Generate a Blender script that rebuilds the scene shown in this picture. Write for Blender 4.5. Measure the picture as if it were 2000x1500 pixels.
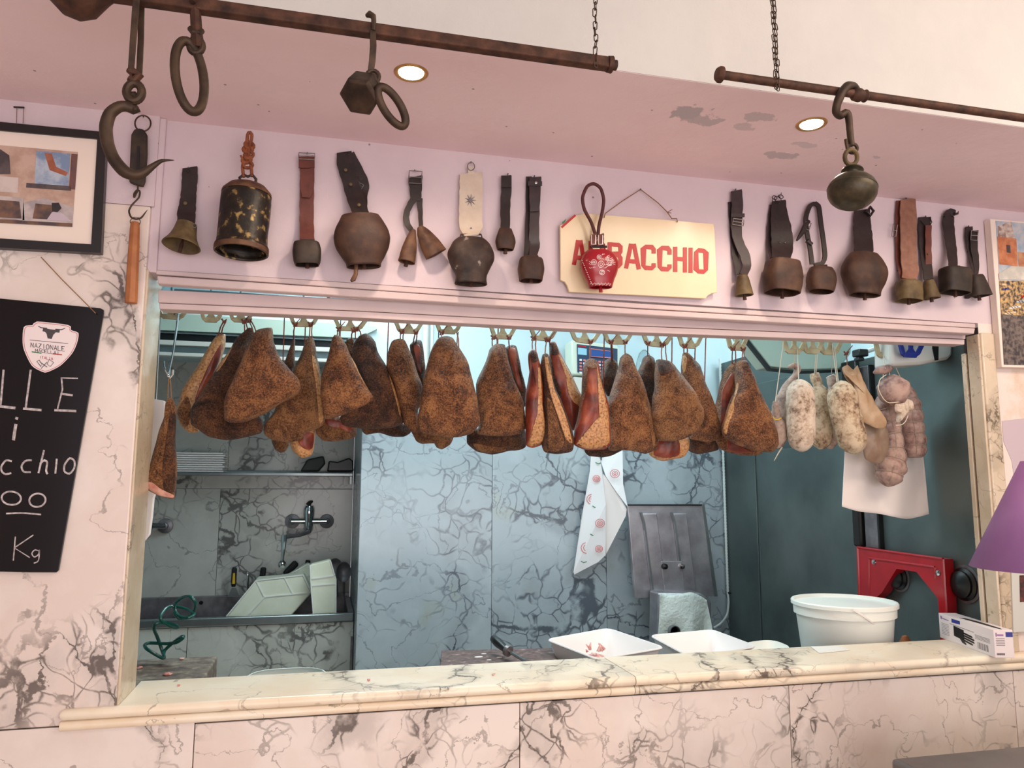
import bpy, bmesh, math, random
from mathutils import Vector, Matrix, noise
from mathutils.bvhtree import BVHTree
random.seed(7)
V = Vector
for o in list(bpy.data.objects): bpy.data.objects.remove(o)
SC = bpy.context.scene; COL = SC.collection
# ------------------------------------------------------------------ camera
FPX, PITCH, YAW, ROLL = 1500.0, .1328, .24018, .0037
CAM = V((0, -2.2, 1.62))
FW = V((math.sin(YAW)*math.cos(PITCH), math.cos(YAW)*math.cos(PITCH), math.sin(PITCH)))
R0 = V((math.cos(YAW), -math.sin(YAW), 0)); U0 = R0.cross(FW)
RT = R0*math.cos(ROLL)+U0*math.sin(ROLL); UP = U0*math.cos(ROLL)-R0*math.sin(ROLL)
cd = bpy.data.cameras.new('camera'); cam = bpy.data.objects.new('camera', cd); COL.objects.link(cam)
cd.sensor_width = 36; cd.lens = 36*FPX/2000; cd.clip_start = .02
cam.matrix_world = Matrix(((RT.x, UP.x, -FW.x, CAM.x), (RT.y, UP.y, -FW.y, CAM.y), (RT.z, UP.z, -FW.z, CAM.z), (0, 0, 0, 1)))
SC.camera = cam
def ray(px, py): return FW+RT*((px-1000)/FPX)-UP*((py-750)/FPX)
def P(px, py, Y=0.0):
    d = ray(px, py); return CAM+d*((Y-CAM.y)/d.y)
def PZ(px, py, Z):
    d = ray(px, py); return CAM+d*((Z-CAM.z)/d.z)
def mpp(px, py, Y): # metres per pixel there
    return (P(px, py, Y)-CAM).dot(FW)/FPX
# ------------------------------------------------------------------ world, lights, exposure
SC.view_settings.view_transform = 'Standard'; SC.view_settings.look = 'None'
SC.view_settings.exposure = 0.26; SC.view_settings.gamma = 1; SC.view_settings.use_curve_mapping = False
w = bpy.data.worlds.new('world'); SC.world = w; w.use_nodes = True
w.node_tree.nodes['Background'].inputs[0].default_value = (.95, .87, .93, 1)
w.node_tree.nodes['Background'].inputs[1].default_value = 1.12
def light(name, kind, loc, target, energy, color, **k):
    l = bpy.data.lights.new(name, kind); o = bpy.data.objects.new(name, l); COL.objects.link(o)
    o.location = loc; o.rotation_euler = (V(target)-V(loc)).to_track_quat('-Z', 'Y').to_euler()
    l.energy = energy; l.color = color
    for a, b in k.items(): setattr(l, a, b)
    return o
light('daylight_shopfront', 'AREA', (1.2, -5.6, 1.35), (.9, 0, 2.1), 88, (1, .93, .90), shape='RECTANGLE', size=4.5, size_y=2.4)
light('warm_fill_shop', 'AREA', (2.5, -2.1, 3.2), (1.9, -.2, .6), 35, (1, .83, .64), shape='RECTANGLE', size=2.2, size_y=.6)  # added warm fill with no known fixture, aimed to brighten right marble and ledge
for i, (x, y) in enumerate(((.178, -.416), (1.297, -.421))):
    light('downlight_beam', 'SPOT', (x, y, 2.600), (x, y+.05, 0), 9, (1, .80, .62), spot_size=math.radians(150), spot_blend=.8, shadow_soft_size=.03)
light('backroom_tube', 'AREA', (.4, 1.2, 3.0), (.6, 1.35, 0), 44, (.78, .95, 1), shape='RECTANGLE', size=2.6, size_y=.5)
light('backroom_tube', 'AREA', (2.6, 1.0, 2.95), (2.5, 1.5, 0), 18, (.78, .95, 1), shape='RECTANGLE', size=1.0, size_y=.5)
# ------------------------------------------------------------------ materials
def lin(c):
    r = []
    for v in c[:3]:
        v = v/255; r.append(v/12.92 if v <= .04045 else ((v+.055)/1.055)**2.4)
    return (*r, 1)
class NT:
    def __init__(s, name):
        s.m = bpy.data.materials.new(name); s.m.use_nodes = True; s.t = s.m.node_tree; s.b = s.t.nodes['Principled BSDF']
    def n(s, typ, **k):
        x = s.t.nodes.new(typ)
        for a, b in k.items():
            if a.startswith('i_'):
                key = a[2:]; x.inputs[int(key) if key.isdigit() else key].default_value = b
            else: setattr(x, a, b)
        return x
    def l(s, a, b): s.t.links.new(a, b)
    def ramp(s, fac, stops):
        r = s.n('ShaderNodeValToRGB'); e = r.color_ramp.elements
        while len(e) < len(stops): e.new(.5)
        for q, (p, c) in zip(e, stops):
            q.position = p; q.color = lin(c) if len(c) == 3 else c
        s.l(fac, r.inputs[0]); return r.outputs[0]
    def noise(s, vec, scale, detail=4, rough=.55, dist=0):
        x = s.n('ShaderNodeTexNoise', i_Scale=scale, i_Detail=detail, i_Roughness=rough, i_Distortion=dist); s.l(vec, x.inputs['Vector']); return x
    def math(s, op, a, b=None, clamp=False):
        x = s.n('ShaderNodeMath', operation=op, use_clamp=clamp)
        for i, v in enumerate((a, b)):
            if v is None: continue
            if isinstance(v, (int, float)): x.inputs[i].default_value = v
            else: s.l(v, x.inputs[i])
        return x.outputs[0]
    def mix(s, f, a, b, mode='MIX'):
        x = s.n('ShaderNodeMix', data_type='RGBA', blend_type=mode)
        for i, v in ((0, f), (6, a), (7, b)):
            if isinstance(v, (int, float)): x.inputs[i].default_value = v
            elif isinstance(v, tuple): x.inputs[i].default_value = lin(v) if len(v) == 3 else v
            else: s.l(v, x.inputs[i])
        return x.outputs[2]
    def bump(s, h, strength, dist=.01):
        x = s.n('ShaderNodeBump', i_Strength=strength, i_Distance=dist); s.l(h, x.inputs['Height']); s.l(x.outputs[0], s.b.inputs['Normal'])
    def vec(s, kind='Object', rnd=True):
        if kind == 'Position': src = s.n('ShaderNodeNewGeometry').outputs['Position']
        else: src = s.n('ShaderNodeTexCoord').outputs['Object']
        if not rnd: return src
        oi = s.n('ShaderNodeObjectInfo'); m = s.math('MULTIPLY', oi.outputs['Random'], 17.0)
        a = s.n('ShaderNodeVectorMath', operation='ADD'); s.l(src, a.inputs[0]); s.l(m, a.inputs[1]); return a.outputs[0]
def mat(name, col, rough=.5, metal=0, mott=None, scale=20, detail=5, bump=0, bdist=.002, coat=0, emit=None, alpha=None, trans=0, sss=0, stops=None, bscale=None, lo=.35, hi=.65, spec=None):
    t = NT(name); b = t.b
    b.inputs['Roughness'].default_value = rough; b.inputs['Metallic'].default_value = metal
    if spec is not None: b.inputs['Specular IOR Level'].default_value = spec
    v = t.vec()
    if mott or stops:
        n = t.noise(v, scale, detail)
        t.l(t.ramp(n.outputs[0], stops or [(lo, col), (hi, mott)]), b.inputs['Base Color'])
    else: b.inputs['Base Color'].default_value = lin(col)
    if bump: t.bump(t.noise(v, bscale or scale*3, 4).outputs[0], bump, bdist)
    if coat: b.inputs['Coat Weight'].default_value = coat; b.inputs['Coat Roughness'].default_value = .15
    if emit: b.inputs['Emission Color'].default_value = lin(col); b.inputs['Emission Strength'].default_value = emit
    if alpha is not None: b.inputs['Alpha'].default_value = alpha
    if trans: b.inputs['Transmission Weight'].default_value = trans
    if sss: b.inputs['Subsurface Weight'].default_value = sss; b.inputs['Subsurface Scale'].default_value = .01
    return t.m
def marble(name, base, base2, vein, thick=1.0, scale=1.0, rough=.22, amount=.0, stain=None, bw=1.0, pt=0.0):
    t = NT(name); v = t.vec('Position')
    def mr(src, a, b_, lo=0, hi=1):
        r = t.n('ShaderNodeMapRange', interpolation_type='SMOOTHSTEP'); t.l(src, r.inputs[0]); r.inputs[1].default_value = a; r.inputs[2].default_value = b_; r.inputs[3].default_value = lo; r.inputs[4].default_value = hi; return r.outputs[0]
    mul = lambda *x: x[0] if len(x) == 1 else t.math('MULTIPLY', x[0], mul(*x[1:]))
    wn = t.noise(v, 5.5*scale, 6, .65); sub = t.n('ShaderNodeVectorMath', operation='SUBTRACT'); t.l(wn.outputs['Color'], sub.inputs[0]); sub.inputs[1].default_value = (.5, .5, .5)
    def warp(k):
        sc = t.n('ShaderNodeVectorMath', operation='SCALE'); t.l(sub.outputs[0], sc.inputs[0]); sc.inputs['Scale'].default_value = k
        ad = t.n('ShaderNodeVectorMath', operation='ADD'); t.l(v, ad.inputs[0]); t.l(sc.outputs[0], ad.inputs[1]); return ad.outputs[0]
    wv = warp(.12)
    ws = t.noise(v, 4.5*scale, 2, .5); ss_ = t.n('ShaderNodeVectorMath', operation='SUBTRACT'); t.l(ws.outputs['Color'], ss_.inputs[0]); ss_.inputs[1].default_value = (.5, .5, .5)
    def warp2(k, fine):
        sc = t.n('ShaderNodeVectorMath', operation='SCALE'); t.l(ss_.outputs[0], sc.inputs[0]); sc.inputs['Scale'].default_value = k
        ad = t.n('ShaderNodeVectorMath', operation='ADD'); t.l(warp(fine), ad.inputs[0]); t.l(sc.outputs[0], ad.inputs[1]); return ad.outputs[0]
    n1 = t.noise(wv, 1.25*scale, 3, .5, .8); d1 = t.math('ABSOLUTE', t.math('SUBTRACT', n1.outputs[0], .5)); 
    n2 = t.noise(wv, 2.6*scale, 3, .5, .5); d2 = t.math('ABSOLUTE', t.math('SUBTRACT', n2.outputs[0], .48))
    pres = mr(t.noise(v, 1.5*scale, 2, .5).outputs[0], .44-amount, .56-amount); pat = mr(t.noise(v, 12*scale, 4, .6).outputs[0], .32-pt, .54-pt)
    line1 = mul(mr(d1, .004*thick, .010*thick, 1, 0), pres, pat)
    band = mul(mr(d1, .012*bw, .05*bw, 1, 0), pres)
    vo = t.n('ShaderNodeTexVoronoi', feature='DISTANCE_TO_EDGE', i_Scale=9*scale); t.l(warp2(.28, .035), vo.inputs['Vector'])
    vo2 = t.n('ShaderNodeTexVoronoi', feature='DISTANCE_TO_EDGE', i_Scale=3.3*scale); t.l(warp2(.55, .05), vo2.inputs['Vector'])
    br = mul(mr(vo.outputs['Distance'], .0, .07*thick, 1, 0), band, pat)
    ed = mul(mr(vo2.outputs['Distance'], .004, .035*thick, 1, 0), mr(t.noise(v, 2.0*scale, 3, .6).outputs[0], .53-amount*.6, .60-amount*.6), mr(t.noise(v, 6*scale, 3).outputs[0], .38, .58), pat, .5)
    line2 = mul(mr(d2, .002, .006*thick, 1, 0), pat, .55)
    f = t.math('MAXIMUM', t.math('MAXIMUM', line1, br), t.math('MAXIMUM', ed, line2))
    cl = t.noise(wv, 3*scale, 5, .6); c = t.ramp(cl.outputs[0], [(.38, base2), (.60, base)])
    c = t.mix(mul(band, mr(cl.outputs[0], .4, .6), .30), c, vein)
    if stain: c = t.mix(mul(mr(t.noise(v, 4.1, 3).outputs[0], .60, .75), .5), c, stain)
    c = t.mix(mul(f, .9), c, vein); t.l(c, t.b.inputs['Base Color'])
    t.b.inputs['Roughness'].default_value = rough; return t.m
def plaster(name, c1, c2, blobs=(), blobcol=(176, 168, 174), rough=.85, specks=True, stain=None):
    t = NT(name); v = t.vec('Position', rnd=False)
    c = t.ramp(t.noise(v, 2.3, 6, .6).outputs[0], [(.35, c1), (.65, c2)])
    if specks:
        x = t.n('ShaderNodeTexVoronoi', feature='F1', i_Scale=11, i_Randomness=1.0); t.l(v, x.inputs['Vector'])
        wn = t.noise(v, 60, 2); d = t.math('ADD', x.outputs['Distance'], t.math('MULTIPLY', wn.outputs[0], .03))
        c = t.mix(t.math('MULTIPLY', t.math('LESS_THAN', d, .052), .7), c, (95, 80, 82))
    if stain:
        n = t.noise(v, 3.0, 6, .65); r = t.n('ShaderNodeMapRange'); t.l(n.outputs[0], r.inputs[0]); r.inputs[1].default_value = .52; r.inputs[2].default_value = .75; c = t.mix(r.outputs[0], c, stain)
    if blobs:
        wn = t.noise(v, 22, 5, .65); acc = None
        for (x, y, z, rx, ry, k) in blobs:
            s = t.n('ShaderNodeVectorMath', operation='SUBTRACT'); t.l(v, s.inputs[0]); s.inputs[1].default_value = (x, y, z)
            q = t.n('ShaderNodeVectorMath', operation='DIVIDE'); t.l(s.outputs[0], q.inputs[0]); q.inputs[1].default_value = (rx, ry, 10)
            L = t.n('ShaderNodeVectorMath', operation='LENGTH'); t.l(q.outputs[0], L.inputs[0])
            a = t.math('ADD', L.outputs['Value'], t.math('MULTIPLY', wn.outputs[0], 2.6))
            r = t.n('ShaderNodeMapRange'); t.l(a, r.inputs[0]); r.inputs[1].default_value = 2.02; r.inputs[2].default_value = 1.9; r.inputs[4].default_value = k
            acc = r.outputs[0] if acc is None else t.math('MAXIMUM', acc, r.outputs[0])
        c = t.mix(acc, c, blobcol)
    t.l(c, t.b.inputs['Base Color']); t.b.inputs['Roughness'].default_value = rough
    t.bump(t.noise(v, 9, 7, .6).outputs[0], .35, .012); return t.m
M = {}
WALLC1, WALLC2 = (208, 189, 196), (216, 199, 204)
M['wall'] = plaster('painted_wall', WALLC1, WALLC2)
M['soffit'] = plaster('soffit_paint', (236, 210, 216), (240, 216, 221), blobs=[(.93, -.40, 2.63, .075, .05, .85), (.99, -.37, 2.63, .085, .05, .7), (1.14, -.42, 2.63, .055, .04, .6), (1.12, -.36, 2.63, .05, .03, .5), (1.33, -.22, 2.63, .07, .035, .65), (1.36, -.30, 2.63, .06, .02, .4), (1.62, -.28, 2.63, .03, .02, .5), (.05, -.25, 2.63, .05, .02, .2)])
M['fascia'] = plaster('fascia_paint', (194, 190, 188), (203, 199, 195), specks=False)
M['wallR'] = plaster('stained_wall_paint', (226, 208, 200), (232, 216, 208), stain=(196, 160, 112))
M['marbleF'] = marble('warm_veined_marble', (230, 218, 211), (222, 205, 196), (84, 72, 66), thick=.8, scale=1.25, amount=.03, bw=1.3, pt=.03)
M['marbleLedge'] = marble('ledge_marble', (244, 232, 212), (236, 216, 190), (96, 82, 72), thick=.6, scale=1.1, rough=.3, amount=.03)
M['marbleB'] = marble('cool_lit_veined_marble', (178, 188, 193), (164, 175, 181), (78, 84, 94), thick=1.0, scale=1.0, amount=.05, stain=(160, 162, 136), bw=2.6, pt=.03)  # same stone as the front; cool backroom light is tinted into its colour
M['marbleA'] = marble('alcove_veined_marble', (204, 202, 194), (188, 186, 178), (88, 86, 84), thick=1.1, scale=1.0, amount=.05, bw=2.2, pt=.03)
M['marbleJ'] = marble('jamb_marble', (214, 196, 174), (196, 176, 150), (104, 92, 76), thick=.7, scale=1.6)
M['trim'] = mat('painted_wood_trim', (208, 188, 187), .5, mott=(198, 176, 176), scale=6, bump=.15)
M['floor'] = mat('light_floor_tiles', (218, 200, 186), .4, mott=(206, 188, 174), scale=3)
M['gap'] = mat('dark_gap', (60, 48, 46), .9)
M['whitewall'] = mat('white_tile_paint', (204, 222, 226), .45, mott=(194, 214, 220), scale=3)
M['steel'] = mat('brushed_steel', (150, 158, 158), .32, .85, mott=(126, 134, 136), scale=5, bump=.05)
M['fridge'] = mat('grey_green_steel', (104, 116, 114), .40, .5, mott=(80, 90, 90), scale=2.5, bump=.06, bscale=200)
M['steelD'] = mat('worn_steel', (142, 138, 140), .42, .6, mott=(112, 106, 110), scale=14)
M['chrome'] = mat('chrome', (200, 200, 200), .12, 1)
M['black'] = mat('black_plastic', (18, 17, 18), .35)
M['blackM'] = mat('black_rubber', (24, 22, 22), .7)
M['rust'] = mat('rusty_iron', (92, 56, 42), .68, .35, stops=[(.3, (58, 36, 28)), (.5, (98, 62, 46)), (.7, (128, 82, 60))], scale=30, bump=.4, bscale=90)
M['iron'] = mat('forged_iron', (84, 64, 50), .55, .5, stops=[(.3, (58, 42, 34)), (.7, (108, 82, 62))], scale=26, bump=.3, bscale=80)
M['bell_rust'] = mat('rusty_bell_iron', (98, 62, 40), .62, .15, stops=[(.25, (58, 34, 26)), (.5, (92, 58, 42)), (.75, (122, 84, 58))], scale=22, bump=.35, bscale=90)
M['bell_dark'] = mat('dark_bell_iron', (62, 48, 40), .62, .15, stops=[(.3, (44, 34, 30)), (.7, (92, 72, 56))], scale=24, bump=.25, bscale=90)
M['bell_brass'] = mat('tarnished_brass', (124, 98, 60), .62, .15, stops=[(.3, (84, 62, 38)), (.7, (146, 120, 76))], scale=26, bump=.2, bscale=90)
M['bell_copper'] = mat('coppered_iron', (134, 88, 58), .62, .15, stops=[(.3, (88, 50, 34)), (.7, (156, 108, 74))], scale=30, bump=.3, bscale=90)
M['bell_white'] = mat('blackened_iron_flaked_white', (60, 50, 46), .62, .15, stops=[(.3, (34, 26, 24)), (.55, (84, 58, 46)), (.66, (96, 78, 66)), (.69, (196, 178, 164))], scale=26, bump=.35, bscale=90)
M['bell_gold'] = mat('black_lacquer_gold_flakes', (38, 30, 24), .42, .35, stops=[(.4, (26, 22, 20)), (.565, (48, 38, 28)), (.62, (140, 116, 70)), (.72, (176, 150, 92))], scale=44, detail=8, bump=.35, bscale=90)
M['bell_red'] = mat('red_enamel', (158, 12, 30), .3, 0, mott=(140, 10, 26), scale=8, coat=.25)
M['paintwhite'] = mat('white_paint_print', (238, 220, 218), .5)
M['leather'] = mat('dark_leather', (28, 19, 19), .5, mott=(42, 29, 27), scale=40, bump=.3)
M['leatherB'] = mat('brown_leather', (92, 46, 38), .5, mott=(110, 58, 46), scale=30, bump=.3)
M['leatherT'] = mat('tan_leather', (150, 106, 86), .55, mott=(130, 88, 70), scale=40, bump=.5)
M['leatherG'] = mat('grey_brown_leather', (50, 40, 42), .42, mott=(62, 50, 50), scale=30, bump=.2)
M['net'] = mat('greyed_netting_string', (156, 136, 122), .8)
M['hide'] = mat('pale_hide', (214, 198, 180), .7, mott=(200, 182, 164), scale=20, bump=.3)
M['rope'] = mat('orange_brown_rope', (150, 86, 52), .8, mott=(120, 64, 40), scale=60, bump=.6)
M['twine'] = mat('jute_twine', (150, 112, 80), .9, mott=(120, 84, 56), scale=200)
M['string'] = mat('red_brown_butcher_string', (104, 52, 42), .8, mott=(150, 84, 66), scale=120)
M['stringW'] = mat('white_butcher_string', (206, 192, 172), .8)
M['cream'] = mat('cream_plastic_hanger', (190, 176, 140), .45, mott=(160, 142, 108), scale=30)
M['blueP'] = mat('blue_plastic', (24, 44, 130), .35)
M['signc'] = mat('cream_sign_paint', (226, 204, 170), .3, mott=(218, 194, 156), scale=5, coat=.3)
M['redp'] = mat('red_sign_paint', (178, 16, 24), .4)
M['green'] = mat('green_paint', (40, 120, 70), .5)
M['board'] = mat('chalkboard_gloss', (19, 11, 13), .14, spec=.25)
M['chalk'] = mat('chalk', (206, 196, 196), .9, mott=(150, 140, 142), scale=120)
M['sticker'] = mat('white_sticker', (236, 222, 222), .35)
M['inkgrey'] = mat('grey_ink', (70, 62, 64), .5)
M['wood'] = mat('worn_orange_wood', (178, 112, 66), .55, mott=(150, 88, 50), scale=18, bump=.3)
M['block'] = mat('butcher_block_wood', (112, 98, 84), .7, stops=[(.3, (64, 54, 48)), (.55, (112, 98, 86)), (.75, (150, 138, 122))], scale=30, bump=.5)
M['boardw'] = mat('stained_chopping_board', (104, 82, 78), .6, stops=[(.35, (66, 50, 48)), (.6, (112, 88, 82)), (.72, (176, 150, 144))], scale=40, bump=.4)
M['whiteP'] = mat('white_plastic', (238, 232, 230), .35)
M['whiteB'] = mat('bucket_white_plastic', (232, 234, 228), .4, sss=.0)
M['crateP'] = mat('cream_crate_plastic', (234, 236, 216), .4, mott=(224, 228, 204), scale=10)
M['redP'] = mat('red_cast_plastic', (178, 22, 34), .3, mott=(160, 18, 28), scale=14, coat=.3)
M['cloth'] = mat('white_cotton_cloth', (240, 230, 226), .9, bump=.2, bscale=300)
M['clothW'] = mat('crumpled_white_wrap', (222, 228, 222), .6, mott=(200, 208, 200), scale=10, bump=.8, bscale=40, bdist=.01)
M['paper'] = mat('printed_wrapping_paper', (230, 226, 226), .6)
M['pink'] = mat('pink_print', (214, 120, 118), .6)
M['hose'] = mat('dark_green_hose', (18, 74, 66), .25)
M['purple'] = mat('purple_lampshade', (160, 112, 168), .5, mott=(150, 100, 160), scale=8)
M['greyc'] = mat('grey_counter_top', (112, 104, 102), .4, mott=(98, 90, 88), scale=6)
M['cable'] = mat('white_cable', (214, 220, 218), .5)
M['blackframe'] = mat('black_picture_frame', (26, 20, 22), .35)
M['passe'] = mat('cream_mat_board', (236, 220, 208), .8)
M['lampglow'] = mat('downlight_glow', (255, 236, 200), .5, emit=14)
M['brassring'] = mat('lamp_ring_brass', (190, 150, 96), .3, .8)
M['glove'] = mat('white_carton', (234, 222, 222), .5)
M['bluei'] = mat('blue_ink', (48, 54, 140), .5)
M['acgrey'] = mat('pale_grey_casing', (206, 204, 196), .5)
M['diffuser'] = mat('grey_green_diffuser', (178, 194, 180), .4)
M['paper2'] = mat('receipt_paper', (236, 232, 226), .7)
M['meatbit'] = mat('raw_meat_scrap', (206, 120, 116), .4, mott=(236, 200, 190), scale=60)
M['skyp'] = mat('sea_grey_print', (150, 170, 190), .6, mott=(196, 196, 196), scale=30)
def printmat(name, a, b_, s=60): return mat(name, a, .45, mott=b_, scale=s, lo=.4, hi=.6)
for k_ in ('bell_rust', 'bell_dark', 'bell_brass', 'bell_copper', 'bell_white', 'iron', 'rust'):
    for n_ in M[k_].node_tree.nodes:
        if n_.type == 'VALTORGB':
            for e_ in n_.color_ramp.elements:
                q_ = .48 if k_ not in ('bell_brass', 'iron', 'rust') else .6; e_.color = (e_.color[0]*q_, e_.color[1]*q_*1.04, e_.color[2]*q_*1.1, 1)
M['traysteel'] = mat('tray_steel', (190, 188, 192), .34, .75, mott=(160, 156, 162), scale=10)
# cured meat
def pepper(name, dark, midc, light_, fs=230, thr=0):
    t = NT(name); v = t.vec()
    a = t.noise(v, fs, 4, .7); b_ = t.noise(v, 16, 7, .68, .6)
    f = t.math('ADD', t.math('MULTIPLY', a.outputs[0], .56), t.math('MULTIPLY', b_.outputs[0], .44))
    c = t.ramp(f, [(.40+thr, dark), (.48+thr, midc), (.58+thr, light_)])
    t.l(c, t.b.inputs['Base Color']); t.b.inputs['Roughness'].default_value = .5
    t.bump(t.math('ADD', a.outputs[0], t.math('MULTIPLY', b_.outputs[0], 1.6)), 1.0, .010); return t.m
M['pep'] = pepper('peppered_rind', (46, 26, 18), (118, 70, 42), (182, 124, 76))
M['pepD'] = pepper('dark_peppered_rind', (34, 19, 14), (86, 50, 33), (138, 90, 56), thr=.02)
M['pepO'] = pepper('golden_peppered_rind', (56, 32, 20), (118, 74, 44), (170, 120, 76), thr=-.01)
M['lean'] = mat('dark_red_cured_lean', (96, 34, 24), .42, stops=[(.32, (58, 24, 18)), (.48, (116, 42, 26)), (.66, (160, 76, 44))], scale=13, detail=7, bump=.5, bscale=60)
M['fat'] = mat('golden_cured_fat', (222, 166, 104), .38, stops=[(.36, (128, 86, 54)), (.45, (172, 122, 78)), (.6, (198, 148, 98))], scale=150, detail=6, bump=.5)
M['cutpink'] = mat('pale_pink_cut', (216, 166, 148), .45, mott=(186, 122, 106), scale=50, bump=.4)
def mould(name, a, b_, c_, fs=55):
    t = NT(name); v = t.vec(); n1 = t.noise(v, fs, 6, .7); n2 = t.noise(v, 14, 3)
    f = t.math('ADD', t.math('MULTIPLY', n1.outputs[0], .6), t.math('MULTIPLY', n2.outputs[0], .4))
    t.l(t.ramp(f, [(.38, a), (.46, b_), (.56, c_)]), t.b.inputs['Base Color']); t.b.inputs['Roughness'].default_value = .75
    t.bump(n1.outputs[0], .7, .006); return t.m
M['salA'] = mould('mould_bloom_casing', (118, 94, 78), (186, 164, 144), (214, 196, 178))
M['salB'] = mould('mottled_mould_casing', (100, 74, 58), (172, 146, 118), (208, 188, 162))
M['salC'] = mould('grey_pink_casing', (116, 92, 84), (152, 126, 114), (178, 154, 140))
M['copp'] = mould('netted_rose_casing', (112, 82, 76), (152, 120, 112), (182, 152, 140), 30)
M['bladder'] = mat('translucent_bladder_skin', (190, 164, 136), .42, mott=(166, 132, 98), scale=16, bump=.3)
M['bladderL'] = mat('grey_bladder_skin', (150, 128, 110), .42, mott=(130, 102, 84), scale=16, bump=.3)
# ------------------------------------------------------------------ mesh helpers
WL = {}
def tagit(o, label=None, cat=None, group=None, kind=None):
    if label: o['label'] = label
    if cat: o['category'] = cat
    if group: o['group'] = group
    if kind: o['kind'] = kind
    return o
def thing(name, loc, label, cat, group=None):
    o = bpy.data.objects.new(name, None); COL.objects.link(o); o.location = loc; o.empty_display_size = .05
    WL[o.name] = V(loc); return tagit(o, label, cat, group)
class MB:
    def __init__(s): s.v = []; s.f = []
    def box(s, x0, x1, y0, y1, z0, z1):
        return s.hexa([V((x, y, z)) for z in (z0, z1) for y in (y0, y1) for x in (x0, x1)])
    def hexa(s, p):
        b = len(s.v); s.v += [V(q) for q in p]
        for f in ((0, 1, 3, 2), (4, 6, 7, 5), (0, 4, 5, 1), (2, 3, 7, 6), (0, 2, 6, 4), (1, 5, 7, 3)): s.f.append(tuple(b+i for i in f))
        return s
    def obox(s, c, size, R=None):
        R = R or Matrix.Identity(3); c = V(c)
        return s.hexa([c+R@V((sx*size[0]/2, sy*size[1]/2, sz*size[2]/2)) for sz in (-1, 1) for sy in (-1, 1) for sx in (-1, 1)])
    def prism(s, pts, ext):
        b = len(s.v); n = len(pts); s.v += [V(p) for p in pts]+[V(p)+V(ext) for p in pts]
        s.f.append(tuple(b+i for i in range(n))); s.f.append(tuple(b+n+i for i in reversed(range(n))))
        for i in range(n):
            j = (i+1) % n; s.f.append((b+j, b+i, b+n+i, b+n+j))
        return s
    def pp(s, px, Y, d): # prism from pixel outline on the plane Y, d deep away from the viewer
        return s.prism([P(x, y, Y) for x, y in px], (0, d, 0))
    def sheet(s, pts):
        b = len(s.v); s.v += [V(p) for p in pts]; s.f.append(tuple(range(b, b+len(pts)))); return s
    def loft(s, rings, caps=(True, True), closed=False):
        b = len(s.v); n = len(rings[0])
        for r in rings: s.v += [V(p) for p in r]
        m = len(rings)
        for k in range(m if closed else m-1):
            a0 = b+k*n; a1 = b+((k+1) % m)*n
            for i in range(n):
                j = (i+1) % n; s.f.append((a0+i, a0+j, a1+j, a1+i))
        if not closed:
            if caps[0]: s.f.append(tuple(b+i for i in reversed(range(n))))
            if caps[1]: s.f.append(tuple(b+(m-1)*n+i for i in range(n)))
        return s
    def tube(s, path, r, n=8, closed=False, flat=None):
        path = [V(p) for p in path]; m = len(path); rings = []
        rr = r if isinstance(r, (list, tuple)) else [r]*m
        prev = None
        for i, p in enumerate(path):
            if closed: t = path[(i+1) % m]-path[i-1]
            else: t = path[min(i+1, m-1)]-path[max(i-1, 0)]
            if t.length < 1e-9: t = V((0, 0, 1))
            t.normalize()
            if prev is None:
                a = V((0, 1, 0)) if abs(t.y) < .9 else V((1, 0, 0)); u = (a-t*a.dot(t)).normalized()
            else: u = (prev-t*prev.dot(t)).normalized()
            prev = u; wv = t.cross(u); fl = flat or 1
            rings.append([p+(u*math.cos(2*math.pi*k/n)*fl+wv*math.sin(2*math.pi*k/n))*rr[i] for k in range(n)])
        return s.loft(rings, closed=closed)
    def lathe(s, c, axis, prof, n=28, caps=(True, True), sx=1, sy=1, e=2, xdir=None):
        axis = V(axis).normalized(); x = V(xdir or ((1, 0, 0) if abs(axis.x) < .9 else (0, 1, 0))); x = (x-axis*x.dot(axis)).normalized(); y = axis.cross(x); rings = []
        for r, h in prof:
            ring = []
            for k in range(n):
                a = 2*math.pi*k/n; ca, sa = math.cos(a), math.sin(a)
                q = (abs(ca)**e+abs(sa)**e)**(-1/e)
                ring.append(V(c)+axis*h+x*(ca*q*r*sx)+y*(sa*q*r*sy))
            rings.append(ring)
        return s.loft(rings, caps)
    def stroke(s, pts, wpx, Y, d=.0008, closed=False): # flat band drawn in pixels on plane Y
        pts = [V((x, y)) for x, y in pts]; m = len(pts); s.sk = getattr(s, 'sk', 0)+1; Y0_ = Y-.00006*(s.sk % 9)
        L, Rr = [], []
        for i, p in enumerate(pts):
            if closed: a, b_ = pts[i-1], pts[(i+1) % m]
            else: a, b_ = pts[max(i-1, 0)], pts[min(i+1, m-1)]
            t = (b_-a); t = t.normalized() if t.length > 0 else V((1, 0)); nn = V((-t.y, t.x))
            if 0 < i < m-1 or closed:
                t1 = (p-a).normalized(); c = max(.5, abs(V((-t1.y, t1.x)).dot(nn))); k = 1/c
            else: k = 1
            L.append(p+nn*wpx/2*k); Rr.append(p-nn*wpx/2*k)
        rng = range(m if closed else m-1)
        for i in rng:
            j = (i+1) % m; s.prism([P(q.x, q.y, Y0_-.00002*(i % 2)) for q in (L[i], L[j], Rr[j], Rr[i])], (0, d, 0))
        return s
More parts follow.
